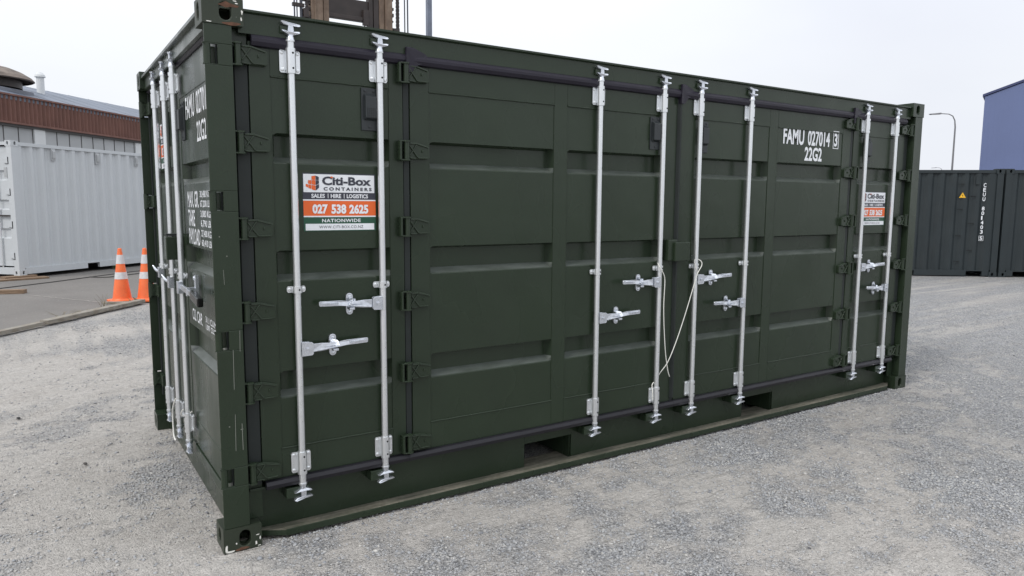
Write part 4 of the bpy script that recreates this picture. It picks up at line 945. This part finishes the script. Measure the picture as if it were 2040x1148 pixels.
# ------------------------------------------------------------------ cones, timbers, bits
def cone(loc, label, rz):
    r = thing('traffic_cone', label, 'traffic cone', loc, rz, 'orange traffic cones by the timber kerb')
    mb = MB(); hb = .20; pts = []
    for k in range(8): a = pi / 8 + k * pi / 4; pts.append((cos(a) * hb * 1.08, sin(a) * hb * 1.08, .0))
    pr = []
    for sx_, sy_ in ((1, 1), (-1, 1), (-1, -1), (1, -1)):
        a, b = (sx_ * hb, sy_ * (hb - .05)), (sx_ * (hb - .05), sy_ * hb); pr += [a, b] if sx_ * sy_ > 0 else [b, a]
    mb.prism([(a, b, .004) for a, b in pr], (0, 0, .032)); mb.build('base', M['cone'], r, bevel=.006)
    H = .90
    R = lambda z: .148 + (.030 - .148) * (z - .03) / (H - .03)
    mb = MB(); mb.lathe((0, 0, 0), (0, 0, 1), [(.03, .165), (.06, R(.06)), (H - .01, R(H)), (H, R(H) - .008), (H, 0)], 28); mb.build('body', M['cone'], r)
    for a, b in ((.385, .50), (.64, .79)):
        mb = MB(); mb.lathe((0, 0, 0), (0, 0, 1), [(a, R(a)), (a, R(a) + .003), (b, R(b) + .003), (b, R(b))], 28); mb.build('reflective_band', M['cone_band'], r)
cone((.47, 10.22, .012), 'orange traffic cone at left, standing slightly behind the timber kerb end', .2)
cone((.83, 10.10, .012), 'orange traffic cone partly hidden by the green container post', -.1)
def board(name, a, b, w, z0, z1, mat, label, cat, group=None, tilt=0):
    a, b = Vector((*a, 0)), Vector((*b, 0)); d = (b - a); n_ = Vector((-d.y, d.x, 0)).normalized(); L_ = d.length
    o_ = MB(); o_.obox((0, 0, 0), (1, 0, 0), (0, 1, 0), (0, 0, 1), L_ / 2, w / 2, (z1 - z0) / 2)
    ob = o_.build(name, mat, None, bevel=.006); ob.location = ((a + b) / 2) + Vector((0, 0, (z0 + z1) / 2)); ob.rotation_euler = (tilt, 0, math.atan2(d.y, d.x))
    return tag(ob, label, cat, group)
kb = A0 + AD * .72; kk = A0 + AD * .76
board('kerb_timber', A0 - AD * 3.0, kb, .10, .020, .070, M['wood'], 'pale weathered kerb timber running out of the left edge of the photo', 'timber', 'kerb timbers between gravel and asphalt')
board('kerb_timber', kk, A1 - AD * .03, .13, .022, .080, M['wood'], 'darker weathered kerb timber ending beside the two cones', 'timber', 'kerb timbers between gravel and asphalt')
board('timber_block', (.20, 10.02), (.66, 9.80), .10, .012, .047, M['wood'], 'short weathered board lying flat in front of the cones', 'timber')
board('timber_plank', (-2.2, 12.75), (-.91, 12.35), .16, .012, .085, M['wood2'], 'short thick plank lying on the asphalt near the left edge', 'timber')
board('timber_block', (-1.75, 14.95), (-.55, 15.35), .30, .012, .050, M['wood2'], 'brown board lowest under the white container corner', 'timber', 'boards under the white container')
board('timber_block', (-1.35, 15.25), (-.78, 15.55), .26, .050, .084, M['wood2'], 'short brown board directly under the white container casting', 'timber', 'boards under the white container')
# dark cable and tar line on the asphalt
mb = MB(); pts = [(-3.0, 12.4, .02), (-1.33, 13.4, .018), (-.45, 14.25, .018), (.37, 15.15, .018), (.75, 15.55, .018), (1.2, 16.0, .018), (2.4, 17.0, .018)]
mb.tube(pts, .014, 6); tag(mb.build('rubber_cable', M['crack']), 'black cable lying across the asphalt in front of the white container', 'cable')
mb = MB(); pts = [(.25, 15.05, .018), (.40, 14.82, .018), (.60, 14.78, .018), (.80, 14.95, .018), (1.10, 15.25, .018), (1.8, 15.9, .018)]
mb.tube(pts, .016, 6); tag(mb.build('rubber_cable', M['crack']), 'short curled black cable end on the asphalt left of the cones', 'cable')
mb = MB()
def strip(p0, p1, w, z=.0165, k=1):
    r_ = random.Random(k); p0, p1 = Vector(p0), Vector(p1); d = p1 - p0; n_ = Vector((-d.y, d.x)).normalized(); N_ = 26; vs = []
    for i in range(N_ + 1):
        q = p0 + d * i / N_ + n_ * r_.uniform(-.01, .01); ww = w * r_.uniform(.4, 1); vs += [(q.x - n_.x * ww, q.y - n_.y * ww, z), (q.x + n_.x * ww, q.y + n_.y * ww, z)]
    mb.add(vs, [(2 * i, 2 * i + 2, 2 * i + 3, 2 * i + 1) for i in range(N_)])
strip((-.842, 11.944), (.212, 10.158), .018); o = mb.build('scuff_line', simple('pale_scuff', (.36, .34, .31), .9, 0, .1, 20)); o['kind'] = 'structure'
# weeds
def weed(loc, label, n_, h, mat, spread=.12, seed=1, leaf=.02):
    r_ = random.Random(seed); r = thing('weed', label, 'weed', loc, 0); mb = MB(); lf = MB()
    for i in range(n_):
        a = r_.uniform(0, 2 * pi); l_ = h * r_.uniform(.4, 1); s_ = spread * r_.uniform(.2, 1)
        p0 = Vector((r_.uniform(-.05, .05), r_.uniform(-.03, .03), 0)); p2 = p0 + Vector((cos(a) * s_, sin(a) * s_, l_)); p1 = (p0 + p2) / 2 + Vector((0, 0, l_ * .12)); mb.tube([p0, p1, p2], [.0025, .002, .001], 4)
        for k in range(4):
            q = p0.lerp(p2, .3 + .22 * k) ; b = r_.uniform(0, 2 * pi); dd = Vector((cos(b), sin(b), r_.uniform(-.2, .5))) * leaf * r_.uniform(.6, 1.2); w_ = Vector((-dd.y, dd.x, 0)) * .3
            lf.add([q, q + dd * .5 + w_, q + dd, q + dd * .5 - w_], [(0, 1, 2, 3)])
    mb.build('stem', M['weed_dry'], r); lf.build('leaves', mat, r)['kind'] = 'stuff'
weed((.17, 9.66, .01), 'thin dry weed standing behind the kerb timber left of the cones', 9, .24, M['weed_dry'], .16, 1)
weed((.62, 9.86, .03), 'small green weed growing at the kerb end in front of the cones', 16, .07, M['weed'], .12, 2, .035)
weed((-.42, 8.62, .01), 'dry sprawling weed beside the joint of the kerb timbers', 8, .12, M['weed_dry'], .2, 3)
weed((-.15, 9.05, .01), 'low dry weed along the middle of the far kerb timber', 10, .06, M['weed_dry'], .2, 5)
weed((.94, 17.0, .01), 'small bright green weed under the edge of the white container', 14, .16, M['weed'], .1, 4, .06)
# scraps and bigger stones
def rock(loc, s, label, mat, seed):
    r_ = random.Random(seed); mb = MB(); vs = [(v[0] * s[0] * r_.uniform(.8, 1.15), v[1] * s[1] * r_.uniform(.8, 1.15), v[2] * s[2] * r_.uniform(.8, 1.15)) for v in ico]
    mb.add(vs, [tuple(f) for f in icf]); o = mb.build('stone' if mat is not M['scrap'] else 'rubber_scrap', mat, None, .15 * min(s), loc); o.rotation_euler = (0, 0, r_.uniform(0, 6)); return tag(o, label, 'stone' if mat is not M['scrap'] else 'scrap')
rock((-.868, 3.152, .004), (.030, .014, .010), 'small black rubber scrap lying on the gravel near the left edge', M['scrap'], 1)
rock((-.49, 1.735, .004), (.018, .011, .010), 'dark flat stone on the beige gravel left of the container', simple('dark_stone', (.07, .065, .06), .8), 2)
